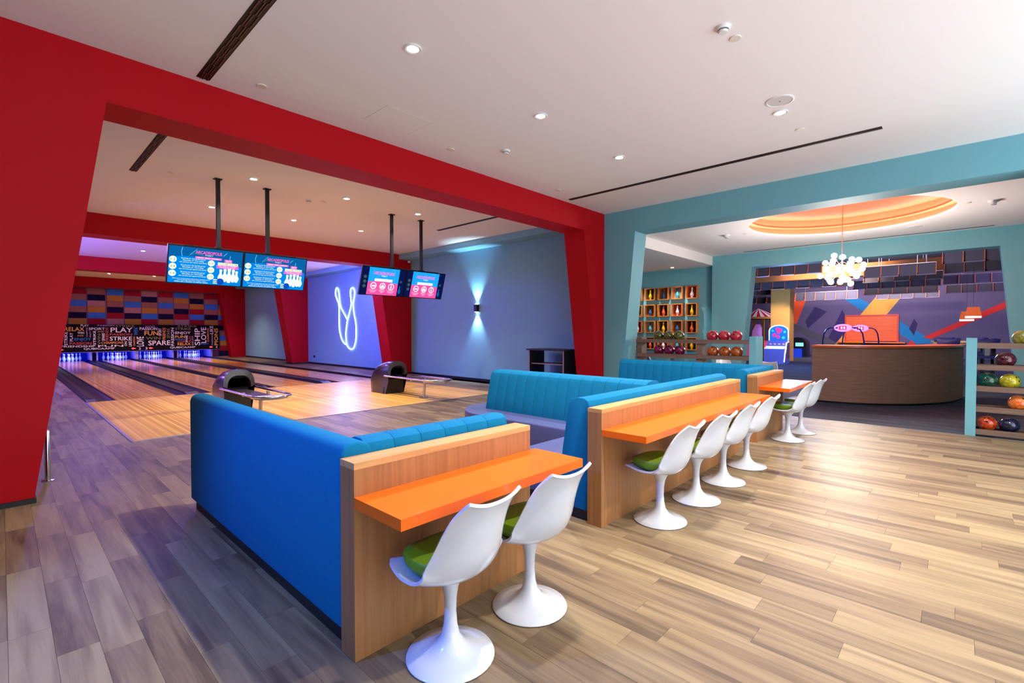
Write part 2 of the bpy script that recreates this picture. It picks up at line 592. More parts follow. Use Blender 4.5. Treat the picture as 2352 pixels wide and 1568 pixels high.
# ---- arcade room beyond
MURAL = mat('mural_base', S(96, 86, 118), .8, noise=.06, nscale=1)
DKCEIL = mat('dark_ceiling', S(46, 36, 52), .9)
struct('ceiling_arcade', MB().box(17.4, -6.5, 5.3, 36, 14, 5.4), DKCEIL)
mural = struct('wall_mural', MB().box(35, -6.5, 0, 35.2, 14, 5.4), MURAL, 'dark mural wall with crossing colour bands')
struct('wall_arcade_left', MB().box(17.5, 13.9, 0, 35, 14, 5.4), mat('maroon_wall', S(70, 30, 46), .8))
struct('wall_arcade_right', MB().box(17.5, -6.6, 0, 35, -6.5, 5.4), MURAL)
struct('wall_over_portal', MB().box(17.45, -6.5, ZC, 17.6, 14, 5.4), DKCEIL)
struct('wall_arcade_near', MB().box(17.45, 6.3, 0, 17.6, 14, 5.4), DKCEIL)
struct('wall_reception_low', MB().box(17.5, -6.5, 0, 17.6, -6.0, 5.4), DKCEIL)
for nm, colr, off, pts in (
    ('mural_orange', S(240, 84, 40), .004, [(8.19, 3.7), (7.12, 3.65), (8.05, .96), (8.16, .96)]),
    ('mural_grey', S(86, 82, 92), .008, [(8.17, 2.13), (7.99, 2.05), (6.16, 1.19), (5.28, .62), (6.02, .61), (8.16, 1.66)]),
    ('mural_blue', S(20, 124, 178), .005, [(5.37, 3.56), (4.5, 3.52), (.88, .8), (1.82, .79)]),
    ('mural_yellow', S(226, 164, 66), .009, [(3.65, 3.48), (2.48, 3.42), (4.32, .64), (5.65, .62)]),
    ('mural_red', S(214, 44, 38), .010, [(1.51, 1.15), (-1.91, 3.15), (-1.92, 2.81), (1.21, 1.04)]),
    ('mural_red_tip', S(214, 54, 38), .010, [(2.21, .7), (2.0, .99), (1.8, .7)]),
    ('mural_navy', S(52, 38, 92), .003, [(5.27, 2.79), (6.12, .68), (5.52, .69), (5.05, 1.65), (5.05, 2.31)]),
    ('mural_navy_lozenge', S(54, 44, 90), .003, [(6.7, 3.02), (6.05, 2.7), (7.07, 1.66), (7.21, 2.12)]),
    ('mural_navy_diamond', S(50, 36, 84), .011, [(1.91, 2.18), (1.75, 1.91), (1.9, 1.23), (2.12, 1.64)])):
    MB().prism(pts, 'x', 35-off, 35-off+.003).build(nm, mat(nm, colr, .8), mural)
# painted downstand beam and yellow column
struct('trim_arcade_beam', MB().box(24.4, -6.5, 3.78, 24.8, 14, 4.3), mat('ochre_paint', S(150, 88, 36), .7), 'ochre painted ceiling beam in arcade')
colm = struct('trim_column', MB().box(26.5, 6.13, 0, 27.3, 6.98, 5.3), mat('yellow_paint', S(222, 168, 84), .7, noise=.05, nscale=2), 'yellow square column in arcade')

# ================================================================== BOWLING LANES
LANES = [(1.68, 2.76), (3.50, 4.58), (5.02, 6.10), (6.83, 7.91)]
LNAME = ['leftmost lane', 'second lane from left', 'third lane from left', 'rightmost lane']
YE = 32.6
appr = thing('bowling_approach', 'orange-brown wooden bowling approach in front of the four lanes', 'approach', (LX0, AY0, 0))
MB().box(0, 0, -.05, LX1-LX0, FOUL-AY0, .006).build('approach_deck', APPROACH, appr)
MB().box(-.02, -.022, -.02, LX1-LX0+.02, 0, .009).build('front_strip', ALU, appr)
MB().box(-.035, 0, -.02, 0, FOUL-AY0, .009).build('side_strip', mat('side_strip', S(120, 110, 170), .4), appr)
MB().box(0, FOUL-AY0, -.05, LX1-LX0, FOUL-AY0+.02, .0065).build('foul_line', mat('foul_line', S(60, 40, 30), .4), appr)
for i, (a, b) in enumerate(LANES):
    ln = thing('bowling_lane', 'glossy wooden bowling lane, the '+LNAME[i], 'lane', (a, FOUL+.02, 0), group='bowling lanes')
    MB().box(0, 0, -.1, b-a, YE-FOUL-.02, .005).build('lane_bed', LANE, ln)
    m_ = MB()
    for k in range(7):          # aiming arrows
        cx = (b-a)/2+(k-3)*.135
        yy = 4.6-abs(k-3)*.28
        m_.poly([(cx-.02, yy, .0056), (cx+.02, yy, .0056), (cx, yy+.16, .0056)])
    m_.build('aiming_arrow', mat('arrow_brown', S(70, 40, 24), .3), ln)
def gutter_run(x0, x1, label, cap=None):
    g = thing('lane_gutter', label, 'gutter', (x0, FOUL+.02, 0), group='lane gutters')
    L_ = YE-FOUL-.02
    wd = x1-x0
    def chan(a, b):
        m_ = MB()
        c, r = (a+b)/2, (b-a)/2
        pts = [(a, .004), (b, .004)] if False else []
        N = 8
        prof = [(c+r*math.cos(PI+PI*k/N), .0-.085*math.sin(PI*k/N)) for k in range(N+1)]
        poly = [(a, 0)]+prof[1:-1]+[(b, 0), (b, -.1), (a, -.1)]
        m_.prism(poly, 'y', 0, L_)
        return m_
    if cap is None:
        chan(0, wd).build('channel', GUTTER, g, 30)
    else:
        c0, c1 = cap[0]-x0, cap[1]-x0
        chan(0, c0).build('channel', GUTTER, g, 30)
        chan(c1, wd).build('channel', GUTTER, g, 30)
        m_ = MB().prism([(c0, -.1), (c1, -.1), (c1, .03), ((c0+c1)/2, .045), (c0, .03)], 'y', .35, L_)
        m_.build('cap', GUTTER, g)
        m_ = MB().prism([(.35, .031), (.0, -.02), (.35, -.02)], 'x', c0, c1)
        m_.build('cap_nose', mat('cap_nose', S(70, 66, 72), .4), g)
    return g
gutter_run(LX0-.02, 1.68, 'black gutter along the left edge of the leftmost lane', (LX0-.02+.02, LX0+.16))
gutter_run(2.76, 3.50, 'wide black gutter pair between first and second lanes', (3.0, 3.26))
gutter_run(4.58, 5.02, 'narrow black gutter pair between second and third lanes', (4.77, 4.83))
gutter_run(6.10, 6.83, 'wide black gutter pair between third and rightmost lanes', (6.34, 6.59))
gutter_run(7.91, LX1+.02, 'black gutter along the right edge of the rightmost lane', (8.14, LX1+.02))

# ---- pinsetter fronts with word-cloud masks
WORDS = [('PLAY', 'w', 2.644, 1.719, 2.94, 1.821, 0), ('RELAX', 'y', 2.066, 1.502, 2.773, 1.691, 0), ('SPORT', 'w', 2.929, 1.549, 3.537, 1.671, 0), ('WIN', 'w', 2.526, 1.363, 2.761, 1.464, 0), ('SPARE', 'o', 2.52, 1.243, 2.741, 1.312, 0), ('ENJOY', 'b', 2.409, 1.006, 3.016, 1.171, 0), ('PASSION', 'r', 2.239, 0.842, 3.024, 0.969, 0), ('STRIKE', 'w', 2.053, 0.827, 2.172, 1.465, 1), ('PLAY', 'w', 2.246, 1.012, 2.36, 1.427, 1), ('CHAMPIONS', 'p', 2.833, 1.208, 2.894, 1.669, 1), ('ENJOY', 'p', 2.956, 1.207, 3.029, 1.515, 1), ('STRIKE', 'w', 3.092, 0.831, 3.19, 1.515, 1), ('SPORT', 'o', 3.262, 1.437, 3.516, 1.502, 0), ('WIN', 'g', 3.26, 0.827, 3.367, 1.36, 1), ('SPARE', 'w', 3.415, 1.02, 3.53, 1.398, 1), ('FRIENDS', 'r', 3.559, 0.992, 3.67, 1.673, 1), ('STRIKE', 'g', 3.947, 1.703, 4.702, 1.802, 0), ('PLAY', 'w', 3.751, 1.436, 4.623, 1.676, 0), ('PASSION', 'r', 3.716, 1.276, 4.599, 1.383, 0), ('STRIKE', 'w', 3.714, 1.023, 4.596, 1.223, 0), ('CHAMPIONS', 'o', 3.389, 0.857, 4.244, 0.975, 0), ('ON', 'w', 4.288, 0.739, 4.39, 0.98, 1), ('LIKE', 'w', 4.457, 0.721, 4.581, 0.977, 1), ('CHAMPIONS', 'o', 4.642, 0.731, 4.721, 1.218, 1), ('WIN', 'b', 4.669, 1.286, 4.847, 1.665, 1), ('FRIENDSHIP', 'w', 1.926, 0.717, 3.168, 0.813, 0), ('LOVE', 'w', 4.781, 0.712, 5.08, 1.216, 1), ('PASSION', 'p', 3.263, 1.738, 3.905, 1.811, 0), ('FUN', 'w', 3.268, 0.713, 4.242, 0.805, 0), ('PASSION', 'w', 4.911, 1.549, 5.654, 1.697, 0), ('FUN', 'y', 5.112, 1.277, 5.691, 1.499, 0), ('WIN', 'g', 5.168, 1.053, 5.79, 1.202, 0), ('SPARE', 'w', 5.264, 0.75, 6.223, 1.0, 0), ('SPORT', 'w', 5.708, 1.25, 5.834, 1.649, 1), ('FRIENDS', 'o', 5.881, 1.047, 6.018, 1.675, 1), ('SPARE', 'g', 6.067, 1.121, 6.207, 1.651, 1), ('PASSION', 'w', 6.256, 0.712, 6.392, 1.677, 1), ('STRIKE', 'g', 6.447, 1.551, 7.162, 1.69, 0), ('ENJOY', 'w', 6.444, 1.294, 7.158, 1.474, 0), ('FUN', 'y', 6.441, 1.125, 6.892, 1.259, 0), ('FRIENDS', 'b', 6.439, 1.002, 6.891, 1.089, 0), ('LOVE', 'r', 6.544, 0.883, 6.889, 0.976, 0), ('RELAX', 'y', 6.543, 0.726, 7.151, 0.865, 0), ('SPARE', 'w', 6.916, 0.879, 7.021, 1.267, 1), ('PLAY', 'r', 7.069, 0.902, 7.176, 1.24, 1), ('RELAX', 'p', 7.202, 0.718, 7.285, 1.239, 1), ('SHIP', 'w', 7.341, 0.713, 7.6, 1.657, 1), ('LOVE', 'w', 7.649, 0.839, 7.899, 1.711, 1), ('ENJOY', 'b', 7.624, 0.721, 8.037, 0.827, 0), ('CHAMPIONS', 'o', 7.942, 0.888, 8.039, 1.659, 1), ('PASSION', 'p', 8.151, 0.697, 8.238, 1.312, 1), ('LIKE', 'w', 8.082, 1.339, 8.246, 1.793, 1), ('PIONS', 'y', 8.296, 0.693, 8.484, 1.661, 1), ('QUBICAAMF', 'w', 6.201, 0.553, 7.372, 0.666, 0), ('QUBICAAMF', 'w', 2.734, 0.575, 3.901, 0.682, 0), ('2', 'w', 4.866, 0.539, 4.95, 0.661, 0), ('3', 'w', 5.141, 0.541, 5.226, 0.664, 0), ('4', 'w', 8.351, 0.531, 8.444, 0.655, 0), ('BOWLING', 'p', 5.156, 1.712, 5.555, 1.781, 0), ('STRIKE', 'g', 6.555, 1.722, 7.432, 1.81, 0)]
WCOL = {'w': S(226, 214, 232), 'y': S(236, 170, 60), 'o': S(214, 140, 70), 'r': S(190, 64, 66), 'b': S(34, 112, 200), 'g': S(120, 112, 70), 'p': S(168, 130, 180)}
MASKM = mat('mask_black', S(16, 9, 22), .7, spec=.08)
for name, x0, x1, side in (('pinsetter_mask', 1.5, 5.07, 'left'), ('pinsetter_mask', 5.10, 8.56, 'right')):
    t = thing(name, 'black pinsetter mask covered in coloured words, the %s of two' % side, 'masking unit', (0, 31.02, 0))
    MB().box(x0, -.06, .68, x1, .02, 1.83).build('word_panel', MASKM, t)
    MB().box(x0, -.07, .48, x1, .02, .678).build('lower_rail', mat('rail_black', S(10, 8, 14), .6, spec=.1), t)
    MB().box(x0, -.075, .465, x1, -.06, .48).build('rail_edge', mat('rail_edge', S(150, 140, 190), .3), t)
    for (s, c, a, z0, b, z1, v) in WORDS:
        if x0 < (a+b)/2 < x1:
            m_ = put_text(MB(), s, a, max(z0, .5), b, min(z1, 1.82), -.0725 if z1 < .7 else -.0625, bool(v))
            m_.build('lettering', mat('letters_'+c, WCOL[c], .5), t)
    for ax, az in ((1.93, .61), (4.65, .61), (5.37, .61), (8.13, .60)):
        if x0 < ax < x1:
            MB().poly([(ax-.09, -.072, az), (ax-.03, -.072, az-.045), (ax+.1, -.072, az), (ax-.03, -.072, az+.045)]).build('arrow_light', mat('arrow_red', (1, .02, .02), .5, emis=(1, .03, .03), es=4), t)

# ---- pin pits, kickbacks, pins
LAV = mat('kickback_lavender', S(150, 130, 200), .4)
PITM = mat('pit_blue', S(16, 34, 150), .8, spec=.1)
kx = [1.42, 3.02, 3.24, 4.765, 4.835, 6.36, 6.58, 8.2]
struct('wall_pit_back', MB().box(1.3, YE, -.1, 8.6, YE+.1, 1.9), PITM, 'dark blue curtain behind the pins')
for i in range(4):
    k0, k1 = kx[2*i], kx[2*i+1]
    for j, (xx, sd) in enumerate(((k0, 1), (k1, -1))):
        kb = thing('kickback_panel', 'lavender %s side board of the pin pit on the %s' % ('left' if j == 0 else 'right', LNAME[i]), 'side board', (xx, 31.1, 0), group='pin pit side boards')
        MB().box(-.02, 0, .05, .02, 1.48, .47).build('board', LAV, kb)
        MB().box(-.03, -.02, .05, .03, 0, .47).build('edge_strip', mat('edge_strip', S(170, 160, 220), .3, .2), kb)
    lamp('pit_light', 'AREA', ((k0+k1)/2, 31.2, .455), 30, (.10, .16, 1), aim=((k0+k1)/2, 31.9, .05), size=1.2, sy=.05)
m_ = MB()
struct('trim_pit_roof', m_.box(1.3, 31.06, .7, 8.6, YE, .74), PITM)
PIN_PROF = [(0, 0), (.0255, 0), (.0283, .012), (.0352, .038), (.0495, .075), (.0578, .105), (.0605, .1145), (.0578, .14), (.0492, .17), (.0393, .2), (.0313, .225), (.0247, .25), (.0228, .262), (.0233, .28), (.0262, .315), (.0317, .343), (.0313, .356), (.025, .372), (.014, .379), (0, .381)]
PINW = mat('pin_white', S(238, 236, 240), .2, coat=.4)
PIN_MESH = MB().lathe(PIN_PROF, 18).data('pin_body', PINW, 60)
STRIPE_MESH = MB().lathe([(.0242, .257), (.0236, .262), (.0241, .280), (.0249, .286)], 18).data('neck_stripe', mat('pin_red', S(190, 20, 30), .3), 60)
PINPOS = [['head pin'], ['second row left', 'second row right'], ['third row left', 'third row middle', 'third row right'], ['back row far left', 'back row inner left', 'back row inner right', 'back row far right']]
for i, (a, b) in enumerate(LANES):
    c = (a+b)/2+.03
    for r_ in range(4):
        for k in range(r_+1):
            p = thing('bowling_pin', 'white bowling pin, '+PINPOS[r_][k]+' on the '+LNAME[i], 'bowling pin', (c+(k-r_/2)*.3048, 31.5+r_*.264, .005), group='pins on the '+LNAME[i])
            link('pin_body', PIN_MESH, p)
            link('neck_stripe', STRIPE_MESH, p)

# ---- coloured panel wall above the pinsetters
COLS = [(1.5, 2.19), (2.24, 2.89), (2.944, 3.607), (3.677, 4.32), (4.364, 5.035), (5.071, 5.732), (5.789, 6.443), (6.488, 7.154), (7.216, 7.877), (7.922, 8.585), (8.623, 9.28)]
PC = {'R': S(168, 26, 40), 'T': S(168, 112, 96), 'K': S(190, 136, 130), 'L': S(64, 128, 214), 'N': S(30, 20, 58), 'O': S(196, 138, 54)}
SEQ = ['TNLNRT', 'RTLTNO', 'TNKOLR', 'LOTNRK', 'RTLKNO', 'KNTOLR', 'RTLTNO', 'LOTNRK', 'TNORLR', 'RTLTNO', 'TNTOLRNTLORNT']
tw = struct('wall_panelled', MB().box(1.3, 31.33, 1.8, XB, 31.4, ZC).box(8.24, 31.33, 0, XB, 31.4, 1.8), mat('panel_ground', S(124, 84, 92), .7), 'wall of coloured rectangular panels above the pins')
tw.data.materials[0] = MATS['panel_ground']
for (x0, x1), seq in zip(COLS, SEQ):
    for k, ch in enumerate(seq):
        z1 = 3.6-k*.295
        z0 = max(z1-.289, .0)
        if z1 < .05 or (x0 < 8.6 and z1 < 1.9):
            continue
        pt = .012 if ch in 'TK' else .03
        MB().box(x0, 31.33-pt, z0, x1, 31.33, z1).build('panel', mat('panel_'+ch, PC[ch], .7, spec=.1, noise=.1 if ch in 'TK' else .02, nscale=20), tw)
struct('wall_lane_back', MB().box(-1.3, 31.4, 1.9, XB, 31.5, ZC), PITM)
struct('wall_lane_back_left', MB().box(-1.3, 31.2, 0, 1.3, 31.5, ZC), PITM)

# ---- ball returns
def ball_return(cx, label):
    t = thing('ball_return', label, 'ball return', (cx, 9.9, .0075), group='ball returns')
    # hood: arch sections lofted from the low back to the tall front
    secs = []
    for y, h, hw, base_ in ((.72, .36, .20, 0), (.69, .46, .235, 0), (.58, .58, .255, 0), (.42, .68, .265, 0), (.22, .745, .272, 0), (.0, .775, .275, .0), (-.12, .765, .268, .30)):
        pts = []
        for k in range(13):
            a = PI*k/12
            ca, sa = math.cos(a), math.sin(a)
            pts.append((hw*math.copysign(abs(ca)**.75, ca), y, h-.30*(h/.775)+.30*(h/.775)*abs(sa)**.75))
        pts = [(hw*.93, y, base_)]+pts+[(-hw*.93, y, base_)]
        secs.append(pts)
    m_ = MB()
    V = [[m_.bm.verts.new(p) for p in s_] for s_ in secs]
    fs = []
    for A, B in zip(V, V[1:]):
        for k in range(len(A)-1):
            fs.append(m_.bm.faces.new((A[k], A[k+1], B[k+1], B[k])))
    fs.append(m_.bm.faces.new(V[0]))
    bmesh.ops.recalc_face_normals(m_.bm, faces=fs)
    m_.build('hood', DARKPLASTIC, t, 50)
    # front bezel ring with the dark mouth
    outer = secs[-1][1:-1]
    m_ = MB()
    A = [m_.bm.verts.new(p) for p in outer]
    B = [m_.bm.verts.new((p[0]*.74, p[1]-.012, .34+(p[2]-.34)*.76)) for p in outer]
    C_ = [m_.bm.verts.new((p[0]*.70, p[1]+.10, .34+(p[2]-.34)*.72)) for p in outer]
    for k in range(len(A)-1):
        m_.bm.faces.new((A[k], B[k], B[k+1], A[k+1]))
        m_.bm.faces.new((B[k], C_[k], C_[k+1], B[k+1]))
    m_.build('bezel', mat('bezel', S(62, 56, 58), .3, coat=.3), t, 40)
    m_ = MB()
    m_.poly([(p[0]*.72, p[1]+.1, .34+(p[2]-.34)*.74) for p in outer])
    m_.poly([(.19, -.02, .34), (.19, -.02, .6), (-.19, -.02, .6), (-.19, -.02, .34)])
    m_.build('mouth', mat('mouth_black', (.003, .003, .004), .9), t)
    MB().box(-.235, -.02, 0, .235, .02, .36).bevel(.01).build('front_panel', mat('front_panel', S(30, 26, 30), .4), t)
    MB().prism([(.06, .0), (.12, .0), (.02, .36), (-.03, .36)], 'x', -.262, -.250).build('side_groove', BLACK, t)
    # chrome rail loop
    z = .43
    R = .28
    rail = [(-R, .0, z), (-R, -.6, z), (-R, -1.5, z), (-R, -1.72, z), (-R*.82, -1.85, z), (-R*.45, -1.92, z), (0, -1.94, z), (R*.45, -1.92, z), (R*.82, -1.85, z), (R, -1.72, z), (R, -1.5, z), (R, -.6, z), (R, 0, z)]
    MB().tube(rail, .022, 10).build('rail', CHROME, t, True)
    MB().box(-.12, -1.5, z-.05, .12, -.05, z-.03).bevel(.004).build('track', mat('track_dark', S(52, 46, 58), .25), t)
    m_ = MB().prism([(-.26, -1.48), (-.26, -1.7), (-.2, -1.82), (0, -1.9), (.2, -1.82), (.26, -1.7), (.26, -1.48), (.14, -1.42), (-.14, -1.42)], 'z', z-.05, z-.02)
    m_.bevel(.006).build('end_tray', ALU, t)
    MB().tube([(0, -1.15, 0.01), (0, -1.18, .2), (0, -1.2, z-.05)], [.032, .03, .03], 12).build('leg', ALU, t, True)
    MB().lathe([(0, 0.006), (.1, .006), (.1, .014), (.04, .022), (0, .022)], 20, (0, -1.15, 0)).build('foot', ALU, t, 40)
    for s_ in (-1, 1):
        MB().box(s_*.2-.02, -1.0, z-.06, s_*.2+.02, -.95, z-.0).build('bracket', ALU, t)
    return t
ball_return(3.02, 'dark purple ball return nearest the blue booth, between first and second lanes')
ball_return(6.45, 'dark purple ball return standing in front of the third and rightmost lanes')

# ================================================================== BOOTHS
YP0, YP1 = 1.964, 2.09              # wood divider front/back
ZW, ZTAB = .9, .747
def back_profile(n0=0.):
    """(depth from divider, z) of an upholstered back with a rolled top"""
    return [(n0, .085), (.27, .085), (.275, .42), (.215, .80), (.195, .90), (.165, .946), (.11, .965), (.05, .965), (.012, .945), (n0, .90)]
def back_run(parent, x0, x1, y0, cw=.165, name='back_channel'):
    n = max(1, round((x1-x0)/cw))
    wch = (x1-x0)/n
    m_ = MB().prism([(p[0], p[1]) for p in back_profile()], 'x', .0003, wch-.0003)
    m_.bevel(.0035, 2)
    me = m_.data('back_channel', FABRIC, 35)
    for i in range(n):
        link(name, me, parent, (x0+i*wch, y0, 0))
def divider(parent, x0, x1):
    m_ = MB().box(x0, YP0, .0, x1, YP0+.012, ZW-.03)
    m_.build('front_veneer', VENEER, parent)
    MB().box(x0, YP0+.012, 0, x0+.02, YP1, ZW-.03).build('end_board', VENEER, parent)
    MB().box(x1-.02, YP0+.012, 0, x1, YP1, ZW-.03).build('end_board', VENEER, parent)
    MB().box(x0, YP0-.001, ZW-.03, x1, YP1, ZW).bevel(.002, 1).build('top_cap', VENEER_CAP, parent)
    MB().box(x0+.02, YP0+.012, .0, x1-.02, YP1-.004, ZW-.03).build('core', BLACK, parent)
def counter_shelf(x0, x1, label):
    o = MB().box(x0, 1.598, ZTAB-.048, x1, YP0-.001, ZTAB).bevel(.0025, 1).build('bar_shelf', ORANGE)
    return tag(o, label, 'bar shelf', 'orange bar shelves')
def booth(name, label):
    return thing(name, label, 'booth', group='blue upholstered booths')

# divider walls (one per booth)
for x0, x1, lb in ((1.066, 2.262, 'oak divider panel of the nearest booth, two chairs in front'), (3.085, 6.2, 'long oak divider panel of the middle booth, four chairs in front'), (6.87, 8.15, 'short oak divider panel of the farthest booth')):
    d = thing('booth_divider', lb, 'divider panel', (0, 0, 0), group='oak divider panels')
    divider(d, x0, x1)
counter_shelf(1.066, 2.31, 'orange bar shelf of the nearest booth')
counter_shelf(3.085, 6.1, 'long orange bar shelf of the middle booth')
counter_shelf(6.95, 8.27, 'orange bar shelf of the farthest booth')

# nearest booth: back run + left wing whose smooth outer side shows
b1 = booth('corner_sofa', 'blue corner sofa with smooth outer wing, nearest to camera')
back_run(b1, 1.2, 2.19, YP1+.003)
wing = MB().prism([(1.071, .085), (1.30, .085), (1.31, .42), (1.262, .82), (1.245, .9), (1.215, .948), (1.17, .965), (1.115, .965), (1.082, .945), (1.071, .905)], 'y', YP1+.003, 4.70)
wing.bevel(.018, 3).build('wing', FABRIC, b1, 35)
MB().box(1.10, YP1+.01, 0, 1.28, 4.66, .084).build('plinth', BLACK, b1)
MB().box(1.28, YP1+.01, 0, 2.18, YP1+.24, .084).build('plinth', BLACK, b1)
MB().prism([(1.312, 2.37), (2.19, 2.37), (2.19, 2.86), (1.8, 2.86), (1.8, 4.6), (1.312, 4.6)], 'z', .1, .45).bevel(.02).build('seat', VINYL, b1, 35)

# middle booth: back run, double-sided central wing, wrap-round seat
b2 = booth('island_sofa', 'blue channelled sofa with central wing and wrap-round navy seat')
back_run(b2, 3.11, 6.1, YP1+.003, 1.5)
MB().box(3.13, YP1+.01, 0, 6.08, YP1+.24, .084).build('plinth', BLACK, b2)
cx = 4.72
half = [(-.27, .42), (-.235, .6), (-.17, .88), (-.145, .93), (-.10, .958), (0, .966), (.10, .958), (.145, .93), (.17, .88), (.235, .6), (.27, .42)]
Y0, Y1 = 2.37, 4.66
nch = 14
wch = (Y1-Y0)/nch
m_ = MB().prism([(cx+p[0], p[1]) for p in half], 'y', .0003, wch-.0003)
m_.bevel(.005, 2)
me = m_.data('wing_channel', FABRIC, 35)
for i in range(nch):
    link('wing_channel', me, b2, (0, Y0+i*wch, 0))
r_ = .62
arc = [(cx+r_*math.cos(a), 4.45+r_*math.sin(a)) for a in [PI*k/20 for k in range(21)]]
sp = [(3.13, 2.37), (3.13, 2.86), (cx-r_, 2.86)]+list(reversed(arc))+[(cx+r_, 2.86), (6.08, 2.86), (6.08, 2.37)]
MB().prism(sp, 'z', .11, .45).bevel(.025, 3).build('seat', VINYL, b2, 35)
sp2 = [(3.2, 2.37), (3.2, 2.78), (cx-r_+.06, 2.78)]+[(cx+(r_-.06)*math.cos(a), 4.45+(r_-.06)*math.sin(a)) for a in [PI-PI*k/20 for k in range(21)]]+[(cx+r_-.06, 2.78), (6.0, 2.78), (6.0, 2.37)]
MB().prism(sp2, 'z', 0, .11).build('plinth', BLACK, b2)

# farthest booth: back run + right wing facing the lanes
b3 = booth('corner_sofa', 'blue channelled corner sofa in front of the ball rack')
back_run(b3, 6.89, 7.86, YP1+.003)
nch = 15
Y0, Y1 = YP1+.003, 4.66
wch = (Y1-Y0)/nch
m_ = MB().prism([(8.15, .085), (7.87, .085), (7.86, .42), (7.915, .82), (7.93, .9), (7.96, .945), (8.0, .965), (8.09, .965), (8.14, .945), (8.15, .9)], 'y', .0003, wch-.0003)
m_.bevel(.005, 2)
me = m_.data('wing_channel', FABRIC, 35)
for i in range(nch):
    link('wing_channel', me, b3, (0, Y0+i*wch, 0))
MB().box(7.9, YP1+.01, 0, 8.13, 4.62, .084).build('plinth', BLACK, b3)
MB().box(6.92, YP1+.01, 0, 7.86, YP1+.24, .084).build('plinth', BLACK, b3)
MB().prism([(7.855, 2.37), (6.9, 2.37), (6.9, 2.86), (7.35, 2.86), (7.35, 4.6), (7.855, 4.6)], 'z', .1, .45).bevel(.02).build('seat', VINYL, b3, 35)

# ================================================================== TULIP CHAIRS
def tulip(label, loc, group, rz=0):
    t = thing('tulip_chair', label, 'chair', loc, rz, group)
    P = crom([(.215, .415, .10, .004), (.205, .432, .17, .012), (.15, .432, .212, .018), (.05, .408, .235, .030), (-.06, .398, .240, .050), (-.15, .42, .234, .085), (-.205, .50, .214, .098), (-.235, .60, .192, .088), (-.262, .70, .175, .060), (-.295, .775, .160, .030), (-.312, .795, .150, .022)], 4)
    NU = 16
    rows = []
    for i, (y, z, hw, ed) in enumerate(P):
        a, b = P[max(i-1, 0)], P[min(i+1, len(P)-1)]
        ty, tz = b[0]-a[0], b[1]-a[1]
        l = math.hypot(ty, tz)
        ny, nz = -tz/l, ty/l
        if ny*0+nz*1 < 0 and z < .45:
            ny, nz = -ny, -nz
        # normal pointing up on the seat and forward on the back
        if z >= .45 and ny < 0:
            ny, nz = -ny, -nz
        row = []
        for k in range(NU+1):
            u = -1+2*k/NU
            f = ed*(.75*u*u+.25*u**4)
            zz = z+nz*f
            yy = y+ny*f
            if i > len(P)-6:      # dip in the top edge between the corners
                zz -= .011*(1-u*u)*(i-(len(P)-6))/5
            row.append((hw*u, yy, zz))
        rows.append(row)
    m_ = MB()
    V = [[m_.bm.verts.new(p) for p in r_] for r_ in rows]
    fs = []
    for A, B in zip(V, V[1:]):
        for k in range(NU):
            fs.append(m_.bm.faces.new((A[k], A[k+1], B[k+1], B[k])))
    bmesh.ops.recalc_face_normals(m_.bm, faces=fs)
    if sum(f.normal.z for f in fs) < 0:
        bmesh.ops.reverse_faces(m_.bm, faces=fs)
    bmesh.ops.solidify(m_.bm, geom=fs, thickness=.014)
    m_.build('shell', WHITEP, t, 60)
    MB().lathe([(0, .0), (.198, .0), (.203, .006), (.2, .012), (.15, .022), (.1, .04), (.065, .065), (.042, .1), (.031, .15), (.027, .21), (.029, .27), (.037, .32), (.052, .355), (.075, .383), (.05, .392), (0, .392)], 40, (0, -.01, 0)).build('pedestal', WHITEP, t, 60)
    # cushion
    m_ = MB()
    rings = []
    for (s_, z) in ((.80, .412), (.93, .435), (.97, .462), (.92, .482), (.7, .492), (.35, .494)):
        ring = []
        for k in range(28):
            a = 2*PI*k/28
            ca, sa = math.cos(a), math.sin(a)
            x = .212*s_*math.copysign(abs(ca)**.8, ca)
            y = .195*s_*math.copysign(abs(sa)**.8, sa)+.01
            ring.append(m_.bm.verts.new((x*(1-.12*(y/.2)*(1 if y > 0 else -.2)), y, z+.035*(x/.21)**2-.012*max(0, 1-abs(y)/.2)+(.02*(y < -.1)))))
        rings.append(ring)
    for A, B in zip(rings, rings[1:]):
        for k in range(28):
            m_.bm.faces.new((A[k], A[(k+1) % 28], B[(k+1) % 28], B[k]))
    m_.bm.faces.new(rings[-1]); m_.bm.faces.new(list(reversed(rings[0])))
    m_.build('seat_cushion', GREENC, t, 60)
    return t
spots = [(1.395, 'white tulip chair with green cushion, nearest to camera'), (1.945, 'white tulip chair at the right end of the nearest orange shelf'),
         (3.535, 'white tulip chair first in the row of four at middle shelf'), (4.19, 'white tulip chair second in the row of four at middle shelf'),
         (4.88, 'white tulip chair third in the row of four at middle shelf'), (5.62, 'white tulip chair last in the row of four at middle shelf'),
         (7.36, 'white tulip chair first of two at the farthest orange shelf'), (8.03, 'white tulip chair at the far end of the farthest orange shelf')]
G = 'white tulip chairs at the bar shelves'
proto = tulip(spots[0][1], (spots[0][0], 1.705, 0), G, .04)
for i, (x, lb) in enumerate(spots[1:]):
    dup(proto, (x, 1.70+[0, .02, 0, .01, .02, .02, .01][i], 0), [-.03, .02, -.05, .03, .0, .04, -.04][i], lb, G)
for x, y, rz, lb in ((11.6, 3.12, 1.7, 'white tulip chair on the carpet behind the ball rack end post'), (13.6, 5.6, .4, 'white tulip chair glimpsed through the ball rack, left'), (14.4, 5.0, 2.2, 'white tulip chair glimpsed through the ball rack, right'), (13.9, 6.9, 3.6, 'white tulip chair glimpsed through the ball rack, below pin boxes')):
    dup(proto, (x, y, 0), rz, lb, 'white tulip chairs behind the rack')
